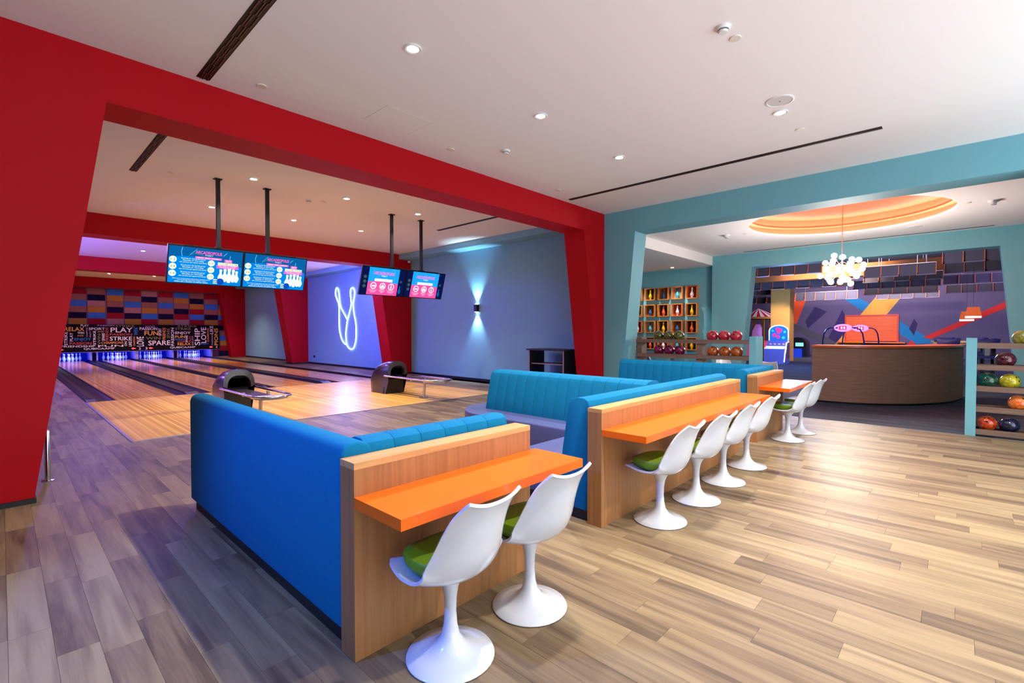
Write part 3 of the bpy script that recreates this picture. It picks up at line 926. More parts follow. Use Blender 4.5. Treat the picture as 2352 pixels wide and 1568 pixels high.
tb = thing('tulip_table', 'round white pedestal table behind the ball rack', 'table', (13.6, 6.2, 0))
MB().lathe([(0, .71), (.42, .71), (.45, .722), (.45, .73), (0, .73)], 32).build('table_top', WHITEP, tb, 40)
MB().lathe([(0, 0), (.24, 0), (.24, .012), (.12, .04), (.05, .12), (.035, .4), (.06, .66), (.1, .71), (0, .71)], 28).build('pedestal', WHITEP, tb, 60)

# ================================================================== BALL RACKS AND BALLS
RX = 9.43
def rail_set(t, y0, y1, zs):
    for z in zs:
        MB().box(0, y0, z-.075, .03, y1, z).build('front_rail', RACKWOOD, t)
        MB().box(.26, y0, z-.075, .29, y1, z).build('back_rail', RACKWOOD, t)
ZS = [1.322, 1.018, .716, .425, .106]
ra = thing('ball_rack', 'brown bowling ball rack behind the farthest booth', 'ball rack', (RX, 0, 0), group='bowling ball racks')
rail_set(ra, 2.84, 5.14, ZS)
MB().box(0, 2.725, 0, .42, 2.84, 1.39).bevel(.002, 1).build('teal_end_panel', TEAL, ra)
for y in (5.08, 3.77):
    MB().box(.032, y-.06, 0, .255, y+.06, 1.36 if y > 4 else 1.24).build('post', RACKWOOD, ra)
rb = thing('ball_rack', 'brown bowling ball rack at the right edge, beside the reception counter', 'ball rack', (RX, 0, 0), group='bowling ball racks')
rail_set(rb, -2.4, -.175, ZS)
MB().box(-.02, -.175, 0, .42, -.065, 1.39).bevel(.002, 1).build('teal_end_panel', TEAL, rb)
MB().box(.032, -2.46, 0, .255, -2.34, 1.36).build('post', RACKWOOD, rb)

def ball_mat(name, a, b):
    m, nt, bs = nodes_of(name)
    N = nt.nodes.new; L = nt.links.new
    tc = N('ShaderNodeTexCoord')
    n = N('ShaderNodeTexNoise'); n.inputs['Scale'].default_value = 14; n.inputs['Detail'].default_value = 5; n.inputs['Distortion'].default_value = 1.5
    L(tc.outputs['Object'], n.inputs['Vector'])
    r = N('ShaderNodeValToRGB'); e = r.color_ramp.elements
    e[0].position = .38; e[0].color = (*a, 1); e[1].position = .66; e[1].color = (*b, 1)
    L(n.outputs['Fac'], r.inputs[0]); L(r.outputs[0], bs.inputs['Base Color'])
    bs.inputs['Roughness'].default_value = .12
    bs.inputs['Coat Weight'].default_value = .6
    return m
BM = {'olive': ball_mat('ball_olive', S(58, 60, 12), S(120, 116, 48)), 'magenta': ball_mat('ball_magenta', S(84, 4, 40), S(138, 20, 70)), 'red': ball_mat('ball_red', S(160, 16, 34), S(214, 60, 74)),
      'orange': ball_mat('ball_orange', S(146, 62, 14), S(196, 100, 40)), 'green': ball_mat('ball_green', S(4, 40, 30), S(16, 92, 70)), 'yellow': ball_mat('ball_yellow', S(150, 140, 6), S(206, 198, 40)),
      'scarlet': ball_mat('ball_scarlet', S(150, 22, 4), S(226, 92, 30)), 'black': ball_mat('ball_black', S(8, 8, 12), S(34, 40, 90)), 'bright': ball_mat('ball_bright_orange', S(214, 92, 20), S(244, 140, 60)),
      'plum': ball_mat('ball_plum', S(40, 6, 18), S(112, 30, 52)), 'khaki': ball_mat('ball_khaki', S(104, 100, 20), S(170, 160, 70))}
HOLE = mat('finger_hole', (.004, .004, .004), .9)
_bm = {}
def ball(kind, y, z, label, group, turn):
    t = thing('bowling_ball', label, 'bowling ball', (RX+.145, y, z+.074), 0, group)
    if kind not in _bm:
        m_ = MB()
        bmesh.ops.create_icosphere(m_.bm, subdivisions=4, radius=.108)
        _bm[kind] = m_.data('ball', BM[kind], 180)
    o = link('ball', _bm[kind], t)
    o.rotation_euler = (turn, turn*1.7, turn*.6)
    # three finger holes: shallow dark discs sunk on the surface, turned per ball
    h = MB()
    d0 = Vector((-.72, -.45+.5*math.sin(turn*3), .62)).normalized()
    side = d0.cross(Vector((0, 0, 1))).normalized()
    upv = side.cross(d0)
    for (a, b, r_) in ((-.02, .018, .0115), (.02, .018, .0115), (0, -.04, .0135)):
        d = (d0*.108+side*a+upv*b).normalized()
        c = d*.1083
        s1 = d.cross(Vector((0, 1, .2))).normalized(); s2 = d.cross(s1)
        h.poly([tuple(c+(s1*math.cos(k*PI/6)+s2*math.sin(k*PI/6))*r_) for k in range(12)])
    h.build('finger_holes', HOLE, t)
    return t
place = ['left', 'middle', 'right']
for kind, ys, zi, what in (('olive', (4.69, 4.465, 4.24), 0, 'olive green bowling ball on the top rail, %s of three'), ('magenta', (4.68, 4.45, 4.22), 1, 'dark magenta bowling ball on the lower rail, %s of three'),
                           ('red', (3.565, 3.342, 3.118), 0, 'bright red bowling ball on the top rail, %s of three'), ('orange', (3.55, 3.327, 3.103), 1, 'brown-orange bowling ball on the lower rail, %s of three')):
    for k, y in enumerate(ys):
        ball(kind, y, ZS[zi], what % place[k], 'balls on the middle rack', 1.3*k+zi)
for kind, y, zi, lb in (('khaki', -.625, 0, 'khaki bowling ball on the top rail of the right rack'), ('plum', -.465, 1, 'dark plum bowling ball on the right rack'), ('green', -.29, 2, 'dark green bowling ball on the right rack'),
                        ('yellow', -.512, 2, 'yellow bowling ball on the right rack'), ('bright', -.60, 3, 'bright orange bowling ball on the right rack'), ('scarlet', -.292, 4, 'scarlet bowling ball on the bottom rail of the right rack'), ('black', -.515, 4, 'black and blue bowling ball on the bottom rail of the right rack')):
    ball(kind, y, ZS[zi], lb, 'balls on the right rack', y*5)

# ================================================================== PIN DISPLAY BOXES
PINC = {'Y': (S(236, 176, 0), None), 'B': (S(44, 90, 156), S(14, 14, 22)), 'C': (S(60, 176, 190), S(24, 26, 34)), 'W': (S(240, 226, 226), None), 'O': (S(232, 80, 44), None)}
BACKC = {'Y': S(44, 46, 34), 'B': S(150, 88, 28), 'C': S(176, 150, 140), 'W': S(172, 40, 18), 'O': S(34, 14, 18)}
PINN = {'Y': 'yellow', 'B': 'blue', 'C': 'turquoise', 'W': 'white', 'O': 'orange'}
GRID = [['O', 'Y', 'B', 'C', 'W'], ['B', 'B', 'O', 'W', 'Y'], ['W', 'C', 'Y', 'B', 'O'], ['B', 'O', 'W', 'C', 'Y']]
YC = [9.325, 8.785, 8.245, 7.70, 7.155]
ZCN = [2.91, 2.275, 1.655, 1.03]
DB, DW, DH = .16, .212, .235
fr = MB()
fr.box(-DB, -DW, -DH, 0, DW, -DH+.03); fr.box(-DB, -DW, DH-.03, 0, DW, DH)
fr.box(-DB, -DW, -DH+.03, 0, -DW+.03, DH-.03); fr.box(-DB, DW-.03, -DH+.03, 0, DW, DH-.03)
FRM = fr.data('frame', BOXWOOD)
backs, dpins = {}, {}
RN = ['top row', 'second row', 'third row', 'bottom row']
for r_ in range(4):
    for c in range(5):
        k = GRID[r_][c]
        where = 'the %s, %s column from the right' % (RN[r_], ORD[4-c])
        t = thing('display_box', 'square wooden pin display box in '+where, 'display box', (17.318, YC[c], ZCN[r_]), group='pin display boxes')
        link('frame', FRM, t)
        if k not in backs:
            backs[k] = MB().box(-.012, -DW+.03, -DH+.03, -.002, DW-.03, DH-.03).data('back', mat('box_back_'+k, BACKC[k], .7))
            body, top = PINC[k]
            bmat = mat('show_pin_'+k, body, .25, coat=.3)
            dpins[k] = (MB().lathe(PIN_PROF, 18).data('pin_body', bmat, 60), MB().lathe([(.0249, .25), (.0238, .262), (.0243, .28), (.0272, .315), (.0327, .343), (.0323, .356), (.026, .373), (.015, .381), (0, .383)], 18).data('pin_head', mat('show_head_'+k, top, .3), 60) if top else None)
        link('back', backs[k], t)
        p = thing('display_pin', '%s bowling pin in the display box of %s' % (PINN[k], where), 'bowling pin', (17.318-.09, YC[c], ZCN[r_]-DH+.03), group='coloured display pins')
        link('pin_body', dpins[k][0], p)
        if dpins[k][1]:
            link('pin_head', dpins[k][1], p)

# ================================================================== CABINET BY THE BLUE WALL
cb = thing('shelf_unit', 'black open shelf unit with pinkish edges beside the blue wall', 'shelf unit', (9.0, 6.75, 0))
DK = mat('dark_laminate', S(30, 24, 34), .4)
PKE = mat('pink_edge', S(150, 118, 140), .5)
MB().box(-.04, -.03, 1.02, .62, 1.16, 1.055).build('top', DK, cb)
for y in (.02, 1.08):
    p = MB().box(.012, y, 0, .58, y+.03, 1.02).build('side_panel', DK, cb)
    MB().box(0, y, 0, .012, y+.03, 1.02).build('edge_strip', PKE, p)
for z in (.68, .30):
    p = MB().box(.07, .05, z, .5, 1.08, z+.025).build('shelf', DK, cb)
    MB().box(.06, .05, z, .07, 1.08, z+.025).build('edge_strip', PKE, p)

# ================================================================== NEON PINS AND SCONCE ON THE BLUE WALL
neon = thing('neon_sign', 'white neon outline of two crossed bowling pins on purple wall', 'neon sign', (XB, 18.5, 0))
NEON = mat('neon_tube', (1, 1, 1), .4, emis=(.86, .86, 1), es=6)
NL = [(18.44, 1.98), (18.7, 2.23), (18.96, 2.49), (19.06, 2.73), (19.09, 2.96), (19.15, 3.19), (19.28, 3.33), (19.39, 3.25), (19.42, 3.04), (19.26, 2.8), (19.13, 2.57), (19.12, 2.14), (19.11, 1.65), (19.04, 1.39), (18.89, 1.13), (18.66, .97), (18.51, .94)]
NR = [(18.21, 2.31), (18.1, 2.56), (18.12, 2.81), (18.16, 3.07), (18.11, 3.21), (17.98, 3.25), (17.86, 3.18), (17.81, 3.02), (17.89, 2.77), (17.94, 2.55), (17.87, 2.17), (17.75, 1.86), (17.71, 1.48), (17.76, 1.08), (17.92, .82), (18.13, .75), (18.37, .83), (18.49, .97), (18.56, 1.32), (18.51, 1.64), (18.38, 2.01)]
MB().tube([(-.03, y-18.5, z) for y, z in crom(NL, 4)], .0125, 8).build('tube', NEON, neon, True)
cl = crom(NR+[NR[0]], 4)[:-1]
MB().tube([(-.03, y-18.5, z) for y, z in cl], .0125, 8, True).build('tube', NEON, neon, True)
for y, z in ((18.96, 2.49), (19.11, 1.65), (17.87, 2.17), (18.37, .83), (18.12, 2.81)):
    MB().box(-.03, y-18.51, z-.01, 0, y-18.49, z+.01).build('clip', WHITEPL, neon)
lamp('neon_glow', 'AREA', (XB-.06, 18.5, 2.0), 90, (.35, .32, 1), neon, aim=(XB-3, 18.5, 1.6), size=1.4, sy=2.4).data.specular_factor = 0
sc = thing('wall_sconce', 'black up-and-down wall light on the blue wall', 'wall light', (XB, 10.57, 2.18))
MB().box(-.1, -.06, -.11, 0, .06, .11).bevel(.006).build('body', BLACKMETAL, sc)
LENS = mat('sconce_lens', (1, 1, 1), .5, emis=(.8, .95, 1), es=25)
MB().box(-.085, -.045, .111, -.015, .045, .113).build('lens', LENS, sc)
MB().box(-.085, -.045, -.113, -.015, .045, -.111).build('lens', LENS, sc)
lamp('sconce_up', 'SPOT', (XB-.07, 10.57, 2.31), 200, (.5, .85, 1), sc, aim=(XB-.02, 10.57, 3.4), size=.02, spot=75, blend=.9)
lamp('sconce_down', 'SPOT', (XB-.07, 10.57, 2.05), 170, (.6, .85, 1), sc, aim=(XB-.02, 10.57, .9), size=.02, spot=75, blend=.9)
tag(MB().box(XB-.012, 21.45, .3, XB, 21.6, .39).build('wall_outlet', BLACK), 'small black outlet low on the purple wall left of neon pins', 'outlet')
sec = thing('security_camera', 'small white security camera at top of the second red column', 'camera', (9.66, 13.9, 3.9))
MB().lathe([(0, 0), (.05, 0), (.05, -.04), (.03, -.06), (0, -.06)], 16).build('housing', WHITEPL, sec, 40)
MB().lathe([(0, -.06), (.03, -.06), (.02, -.08), (0, -.085)], 16).build('lens', BLACK, sec, 40)
pst = thing('metal_post', 'short steel post behind the left red column', 'post', (.30, 6.62, 0))
MB().lathe([(0, 0), (.05, 0), (.05, .008), (.022, .012), (.022, .5), (.018, .51), (0, .51)], 16).build('tube', CHROME, pst, 40)

# ================================================================== HANGING SCREENS
def em(name, c, s=1.):
    m = mat('print_'+name, (0, 0, 0), .6, emis=c, es=s*1.15)
    m.node_tree.nodes['Principled BSDF'].inputs['Specular IOR Level'].default_value = 0
    return m
SCR = {'blue': em('blue', S(0, 124, 214), 1.0), 'deep': em('deep', S(8, 92, 158), .9), 'navy': em('navy', S(8, 22, 74), .8), 'pink': em('pink', S(244, 74, 148), 1.05), 'hot': em('hot', S(255, 90, 176), 1.1),
       'white': em('white', S(240, 248, 252), 1.1), 'cream': em('cream', S(232, 248, 206), 1.05), 'grey': em('grey', S(52, 78, 88), .8), 'line': em('line', S(70, 168, 216), 1.0), 'ball': em('ball', S(8, 72, 176), 1.0), 'green': em('green', S(60, 140, 90), .9), 'sky': em('sky', S(24, 150, 240), 1.05)}
BEZ = mat('bezel_black', S(10, 10, 14), .3)
SW, SH = 1.125, .645
def flatpoly(mb, pts, y):
    mb.poly([(x, y, z) for x, z in pts])
def screen(x0, kind, label):
    """local: x right, z up, front at y<0; top edge at origin height"""
    t = thing('hanging_screen', label, 'screen', (x0, 9.32, 2.9), group='hanging score screens')
    t.rotation_euler = (math.radians(17.5), 0, 0)
    MB().box(0, 0, -SH, SW, .05, 0).bevel(.004, 1).build('casing', BEZ, t)
    L_ = []
    def lay(c):
        L_.append((c, MB()))
        return L_[-1][1]
    a, b = .018, SW-.018
    top, bot = -.018, -SH+.018
    W, H = b-a, top-bot
    X = lambda u: a+u*W
    Z = lambda v: bot+v*H
    def rect(c, u0, v0, u1, v1, y):
        flatpoly(lay(c), [(X(u0), Z(v0)), (X(u1), Z(v0)), (X(u1), Z(v1)), (X(u0), Z(v1))], y)
    def disc(c, u, v, r, y, n=20, asp=1.):
        lay(c).disc((X(u), y, Z(v)), r*H, n, r*H*asp)
    def ring(c, u, v, r, th, y):
        m_ = lay(c)
        for k in range(20):
            p, q = 2*PI*k/20, 2*PI*(k+1)/20
            flatpoly(m_, [(X(u)+r*H*math.cos(p), Z(v)+r*H*math.sin(p)), (X(u)+r*H*math.cos(q), Z(v)+r*H*math.sin(q)), (X(u)+(r-th)*H*math.cos(q), Z(v)+(r-th)*H*math.sin(q)), (X(u)+(r-th)*H*math.cos(p), Z(v)+(r-th)*H*math.sin(p))], y)
    def stroke(c, pts, wd, y):
        m_ = lay(c)
        for (u0, v0), (u1, v1) in zip(pts, pts[1:]):
            x0_, z0_, x1_, z1_ = X(u0), Z(v0), X(u1), Z(v1)
            d = math.hypot(x1_-x0_, z1_-z0_) or 1
            nx, nz = -(z1_-z0_)/d*wd*H/2, (x1_-x0_)/d*wd*H/2
            flatpoly(m_, [(x0_+nx, z0_+nz), (x1_+nx, z1_+nz), (x1_-nx, z1_-nz), (x0_-nx, z0_-nz)], y)
    def text(c, s, u0, v0, u1, v1, y):
        put_text(lay(c), s, X(u0), Z(v0), X(u1), Z(v1), y)
    def pin(c, u, v, h, y):
        flatpoly(lay(c), [(X(u)+sg*r*1.25*h*H/.381, Z(v)+z*h*H/.381) for sg, prof in ((1, PIN_PROF[1:-1]), (-1, list(reversed(PIN_PROF[1:-1])))) for r, z in prof], y)
    y1, y2, y3, y4 = -.001, -.002, -.003, -.004
    if kind == 'price':
        rect('deep', 0, 0, 1, 1, y1)
        arc = [(0, .70), (.2, .745), (.4, .745), (.6, .70), (.8, .63), (1, .54)]
        flatpoly(lay('blue'), [(X(u), Z(v)) for u, v in [(0, 0), (1, 0)]+arc[::-1]], y2)
        stroke('line', [(.17, .98), (.155, .85), (.17, .72)], .02, y2)
        stroke('line', [(.27, .80), (.36, .96)], .014, y2)
        stroke('line', [(.72, .84), (.77, .93)], .02, y3)
        stroke('line', [(.82, .86), (.81, .68)], .02, y3)
        stroke('green', [(.25, .76), (.33, .84), (.45, .80)], .012, y2)
        text('hot', 'ARCADEOPOLIS', .34, .84, .70, .925, y3)
        text('white', 'FAMILY', .47, .80, .58, .822, y3)
        rect('hot', .34, .705, .70, .765, y3)
        text('white', 'SUNDAY  FAMILY  THURSDAY', .36, .72, .68, .75, y4)
        for i, (v, tx, pr) in enumerate(((.635, '1-2', '£15'), (.445, '3-4', '£12'), (.255, '5-6', '£10'))):
            disc('cream', .055, v, .085, y3); text('green', tx, .025, v-.03, .085, v+.03, y4)
            disc('cream', .56, v-.03, .085, y3); text('green', pr, .53, v-.055, .59, v-.005, y4)
            for q, (ua, ub) in enumerate(((.16, .48), (.18, .46), (.14, .50))):
                text('white', ['Bowling for the family group', 'Monday to Thursday', 'per person per game and shoes'][q], ua, v+.03-q*.05, ub, v+.062-q*.05, y3)
            if i < 2:
                stroke('line', [(.15, v-.105), (.50, v-.105)], .008, y3)
        for q, (ua, ub) in enumerate(((.06, .56), (.12, .50), (.09, .53))):
            text('white', ['Shoe hire is included in the price of every game', 'Last bookings one hour before close', 'Please ask a member of staff for details'][q], ua, .105-q*.04, ub, .13-q*.04, y3)
        rect('hot', .74, .66, .85, .745, y3); text('white', '2x1', .76, .68, .83, .73, y4)
        rect('cream', .65, .58, .94, .65, y3); text('green', '10.30 AM - 5.00 PM', .665, .595, .925, .635, y4)
        rect('hot', .635, .485, .95, .575, y3); text('white', 'Monday to Friday', .66, .535, .92, .565, y4); text('white', 'on selected games', .68, .495, .90, .525, y4)
        for u, v, h in ((.70, .10, .36), (.76, .10, .38), (.82, .08, .42), (.88, .10, .38), (.93, .10, .34)):
            pin('white', u, v, h, y3)
        disc('ball', .70, .10, .095, y4)
        for k in range(3):
            stroke('white', [(.60, .15-k*.05), (.66, .145-k*.05)], .022, y4)
    else:
        rect('navy', 0, 0, 1, 1, y1)
        rect('sky', .145, 0, .845, 1, y2)
        flatpoly(lay('pink'), [(X(u), Z(v)) for u, v in [(.145, 0), (.845, 0), (.845, .44), (.7, .48), (.5, .505), (.3, .50), (.145, .47)]], y3)
        stroke('line', [(.27, .97), (.22, .80), (.24, .55)], .015, y3)
        stroke('line', [(.33, .62), (.42, .78), (.50, .66), (.60, .60)], .015, y3)
        stroke('line', [(.47, .97), (.44, .86)], .012, y3); stroke('line', [(.51, .97), (.49, .86)], .012, y3)
        ring('line', .70, .89, .08, .018, y3); stroke('line', [(.74, .70), (.74, .52)], .015, y3)
        text('hot', 'ARCADEOPOLIS', .25, .745, .73, .86, y4)
        text('white', 'FAMILY', .43, .69, .57, .72, y4)
        rect('white', .29, .505, .70, .60, y4)
        text('grey', 'Welcome to the lanes', .33, .535, .66, .565, -.005)
        for k, u in enumerate((.28, .49, .69)):
            ring('white', u, .335-.004*k, .125, .03, y4)
            ws = ((.19, .37), (.42, .56), (.60, .78))[k]
            for q in range(3):
                sh = (0, .015, .04)[q]
                text('white', [['Please wear proper', 'bowling shoes', 'at all times'], ['Mind your', 'fingers', 'here'], ['Keep behind', 'the foul line', 'always']][k][q], ws[0]+sh, .165-q*.04, ws[1]-sh, .19-q*.04, y4)
        flatpoly(lay('white'), [(X(u), Z(v)) for u, v in [(.245, .30), (.32, .30), (.325, .33), (.30, .37), (.275, .35), (.245, .36)]], y4)
        flatpoly(lay('white'), [(X(u), Z(v)) for u, v in [(.45, .27), (.53, .27), (.53, .33), (.49, .40), (.45, .33)]], y4)
        pin('white', .69, .26, .16, y4)
        for k in range(3):
            disc('grey', .075, .64-.17*k, .065, y2)
            text('green', ['1-2', '3-4', '5-6'][k], .055, .62-.17*k, .095, .66-.17*k, y3)
        pin('deep', .90, .08, .3, y2)
        rect('grey', .88, .50, .94, .58, y2)
    disp = None
    for c, m_ in L_:
        o = m_.build('display' if disp is None else 'graphic_'+c, SCR[c], t if disp is None else disp)
        disp = disp or o
    return t
for i, (xl, kind, nm) in enumerate(((1.862, 'price', 'left'), (5.30, 'info', 'right'))):
    words = 'blue price screen' if kind == 'price' else 'navy and pink information screen'
    screen(xl, kind, '%s, left of the %s hanging pair' % (words, nm))
    screen(xl+SW+.004, kind, '%s, right of the %s hanging pair' % (words, nm))
    mt = thing('screen_mount', 'two black ceiling poles carrying the %s pair of screens' % nm, 'screen mount', (xl+SW, 9.32, ZC), group='screen mounts')
    for s_ in (-.4, .4):
        MB().box(s_-.03, -.01, -1.165, s_+.03, .04, 0).build('pole', BLACKMETAL, mt)
        MB().box(s_-.06, -.04, -.012, s_+.06, .07, 0).build('ceiling_plate', BLACKMETAL, mt)
        MB().box(s_-.05, -.02, -1.185, s_+.05, .05, -1.165).build('clamp', BLACKMETAL, mt)
    MB().box(-.9, .0, -1.198, .9, .03, -1.185).build('rail', BLACKMETAL, mt)

# ================================================================== CEILING FIXTURES
LENSM = mat('downlight_lens', (1, 1, 1), .5, emis=(1, .96, .9), es=40)
TRIM_ME = ringmesh([(.05, .01), (.055, 0), (.075, -.004), (.08, 0), (.08, .01)], 24).data('trim_ring', WHITEPL, 40)
LENS_ME = MB().lathe([(0, .004), (.05, .004), (.05, .012), (0, .012)], 20).data('lens', LENSM)
def downlight(x, y, label, watts, color=(1, .93, .84), z=ZC, spot=118, blend=.75, group='recessed ceiling downlights', size=.05):
    t = thing('downlight', label, 'downlight', (x, y, z-.013), group=group)
    link('trim_ring', TRIM_ME, t)
    link('lens', LENS_ME, t)
    if watts:
        lamp('downlight_beam', 'SPOT', (x, y, z-.03), watts, color, t, aim=(x, y, 0), size=size, spot=spot, blend=blend)
    return t
WM = 400
for x, y, lb in ((2.64, 3.724, 'downlight with starburst, nearest on the white ceiling'), (4.51, 3.747, 'second downlight in the row on the white ceiling'), (6.38, 3.77, 'third downlight in the row, farthest on the main ceiling'), (6.395, 1.602, 'downlight beside the round ceiling speaker')):
    downlight(x, y, lb, WM)
for x, y, k in ((2.64, 1.6, 'nearest'), (2.64, -.55, 'second'), (4.51, -.55, 'third'), (6.39, -.55, 'fourth')):
    downlight(x, y, 'recessed downlight above the top edge of the view, '+k, WM)
for x, y, k in ((3.0, 8.863, 'front left'), (4.685, 8.836, 'front middle'), (6.39, 8.85, 'front right'), (3.07, 11.5, 'rear left'), (4.75, 11.46, 'rear middle'), (6.44, 11.4, 'rear right')):
    downlight(x, y, 'small downlight over the bowling approach, %s of six' % k, 265, (1, .88, .76), group='downlights over the approach')
downlight(3.2, 19.4, 'downlight in the purple-lit ceiling bay behind the left screen', 260, (1, .8, .65), group='downlights over the lanes')
downlight(6.4, 19.4, 'downlight in the purple-lit ceiling bay, right', 260, (1, .8, .65), group='downlights over the lanes')
for x, y, k in ((3.39, 28.1, 'left'), (5.02, 27.9, 'middle'), (7.4, 27.9, 'right')):
    downlight(x, y, 'downlight above the pins, %s of three' % k, 480, (1, .72, .6), group='downlights above the pins')
downlight(16.6, 8.95, 'niche downlight left above the pin boxes', 200, (.95, 1, .95), 3.79, 90, group='niche downlights')
downlight(16.6, 7.62, 'niche downlight right above the pin boxes', 240, (.95, 1, .95), 3.79, 90, group='niche downlights')

def smoke(x, y, label):
    t = thing('smoke_detector', label, 'smoke detector', (x, y, ZC), group='smoke detectors')
    MB().lathe([(0, 0), (.06, 0), (.058, -.02), (.05, -.028), (0, -.028)], 24).build('base', WHITEPL, t, 40)
    MB().lathe([(.044, -.028), (.044, -.036), (0, -.036)], 24).build('vent_gap', mat('vent_dark', S(90, 84, 84), .6), t, 40)
    MB().lathe([(0, -.034), (.042, -.036), (.034, -.05), (0, -.054)], 24).build('sensor_cap', WHITEPL, t, 40)
smoke(4.283, 1.526, 'white smoke detector beside round plate near top of view')
smoke(5.03, 4.83, 'white smoke detector near the red beam')
smoke(4.23, 9.5, 'small smoke detector over the bowling approach')
def plate(x, y, label, r=.05):
    t = thing('ceiling_plate', label, 'ceiling plate', (x, y, ZC), group='round ceiling plates')
    MB().lathe([(0, 0), (r, 0), (r, -.006), (r*.93, -.010), (0, -.010)], 24).build('cover', mat('plate_cream', S(224, 214, 200), .5), t, 40)
for x, y, lb in ((4.515, 1.502, 'round cream plate right of the smoke detector'), (1.941, 5.466, 'round cream plate beside the black air slot'), (4.465, 5.38, 'round plate by the red beam middle'), (7.113, 1.556, 'round plate beyond the ceiling speaker'), (7.088, 5.468, 'round plate near the far end of the red beam'), (4.49, 9.41, 'round plate over the approach, middle'), (1.96, 9.52, 'round plate over the approach, left'), (13.656, 4.24, 'round plate left of the orange cove'), (13.48, -.08, 'round plate right of the orange cove')):
    plate(x, y, lb)
sp = thing('ceiling_speaker', 'large round white ceiling speaker', 'speaker', (6.076, 1.533, ZC))
MB().lathe([(.125, 0), (.145, 0), (.145, -.008), (.13, -.012), (.125, -.006)], 40).build('rim', WHITEPL, sp, 40)
MB().lathe([(0, 0), (.125, 0), (.124, -.006), (0, -.009)], 40).build('grille', mat('grille_white', S(214, 208, 206), .7, bump=.3, bscale=900), sp, 40)
MB().lathe([(0, -.008), (.008, -.008), (.008, -.011), (0, -.011)], 10).build('badge', BLACK, sp)
sp = thing('ceiling_speaker', 'flat round ceiling speaker between cove and teal opening', 'speaker', (15.65, .86, ZC))
MB().lathe([(0, 0), (.145, 0), (.145, -.008), (.13, -.012), (0, -.012)], 40).build('grille', WHITEPL, sp, 40)
for x, y, lb in ((13.546, 4.69, 'twin-head emergency light left of the orange cove'), (13.61, -.45, 'twin-head emergency light right of the orange cove')):
    t = thing('emergency_light', lb, 'emergency light', (x, y, ZC), group='emergency lights')
    MB().lathe([(0, 0), (.09, 0), (.09, -.02), (.07, -.035), (0, -.035)], 24).build('base', WHITEPL, t, 40)
    for s_ in (-1, 1):
        MB().lathe([(0, 0), (.035, 0), (.045, -.05), (0, -.05)], 14, (s_*.06, 0, -.03)).build('lamp_head', mat('lamp_head', S(190, 188, 196), .3), t, 40)
SLOTM = mat('slot_dark', S(20, 12, 12), .6)
BLADEM = mat('slot_blade', S(78, 50, 42), .5)
def slot(x0, x1, y0, y1, label, n):
    t = thing('air_slot', label, 'air diffuser', (x0, y0, ZC), group='linear air slots')
    w_, l_ = x1-x0, y1-y0
    MB().box(0, 0, -.003, w_, l_, 0).build('slot', SLOTM, t)
    for k in range(1, n):
        m_ = MB()
        yy = 0
        j = 0
        while yy < l_:
            m_.box(w_*k/n-.006+(.006 if (j+k) % 2 else -.004), yy+.003, -.012, w_*k/n+.004+(.006 if (j+k) % 2 else -.004), min(yy+.22, l_), -.003)
            yy += .22; j += 1
        m_.build('blade', BLADEM, t)
slot(1.41, 1.53, 1.2, 5.75, 'black linear air slot on the main ceiling, left', 4)
slot(7.715, 7.825, .77, 5.705, 'long black linear air slot on the main ceiling, right', 2)
slot(1.46, 1.565, 7.2, 9.87, 'black linear air slot over the approach, left', 4)
slot(7.735, 7.85, 7.2, 9.925, 'black linear air slot over the approach, right', 2)
slot(16.78, 16.86, -.58, 5.25, 'thin linear air slot along the rear teal wall', 1)
hp = thing('access_panel', 'flush square access panel in the white ceiling', 'access panel', (3.1, 4.87, ZC))
MB().box(0, 0, -.002, .625, .52, 0).build('panel', CEIL, hp)
MB().box(-.004, -.004, -.001, .629, .524, 0).build('gap', mat('gap_grey', S(180, 172, 170), .8), hp)

# ================================================================== CHANDELIER
ch = thing('chandelier', 'cluster chandelier of glowing round bulbs hanging from the cove', 'chandelier', (13.5, 2.05, 3.12))
BRASS = mat('pale_brass', S(226, 190, 160), .3, .8)
MB().tube([(0, 0, 0), (0, 0, .7), (0, 0, 1.43)], .009, 8).build('stem', BRASS, ch, True)
MB().lathe([(0, 1.40), (.07, 1.40), (.07, 1.438), (0, 1.438)], 20).build('canopy', BRASS, ch, 40)
GLOBE = mat('globe_glow', (1, 1, 1), .4, emis=(1, .97, .93), es=12)
gm = MB()
bmesh.ops.create_icosphere(gm.bm, subdivisions=3, radius=.062)
gme = gm.data('globe', GLOBE, 180)
pts = []
N = 30
for k in range(N):
    z = 1-2*(k+.5)/N
    r_ = math.sqrt(1-z*z)
    a = k*2.39996
    rad = (.44, .50, .38)[k % 3]
    pts.append((r_*math.cos(a)*rad*.90, r_*math.sin(a)*rad*.90, -.2+z*rad*.74))
m_ = MB()
for p in pts:
    m_.tube([(0, 0, -.18), p], .006, 5)
m_.tube([(0, 0, .0), (.22, .0, -.12)], .008, 5); m_.tube([(0, 0, 0), (-.2, .1, -.12)], .008, 5); m_.tube([(0, 0, 0), (0, -.2, -.12)], .008, 5); m_.tube([(0, 0, .02), (0, 0, -.3)], .012, 6)
m_.build('arms', BRASS, ch)
for p in pts:
    link('globe', gme, ch, p)
lamp('chandelier_light', 'POINT', (13.5, 2.05, 2.5), 460, (1, .93, .86), ch, size=.5)

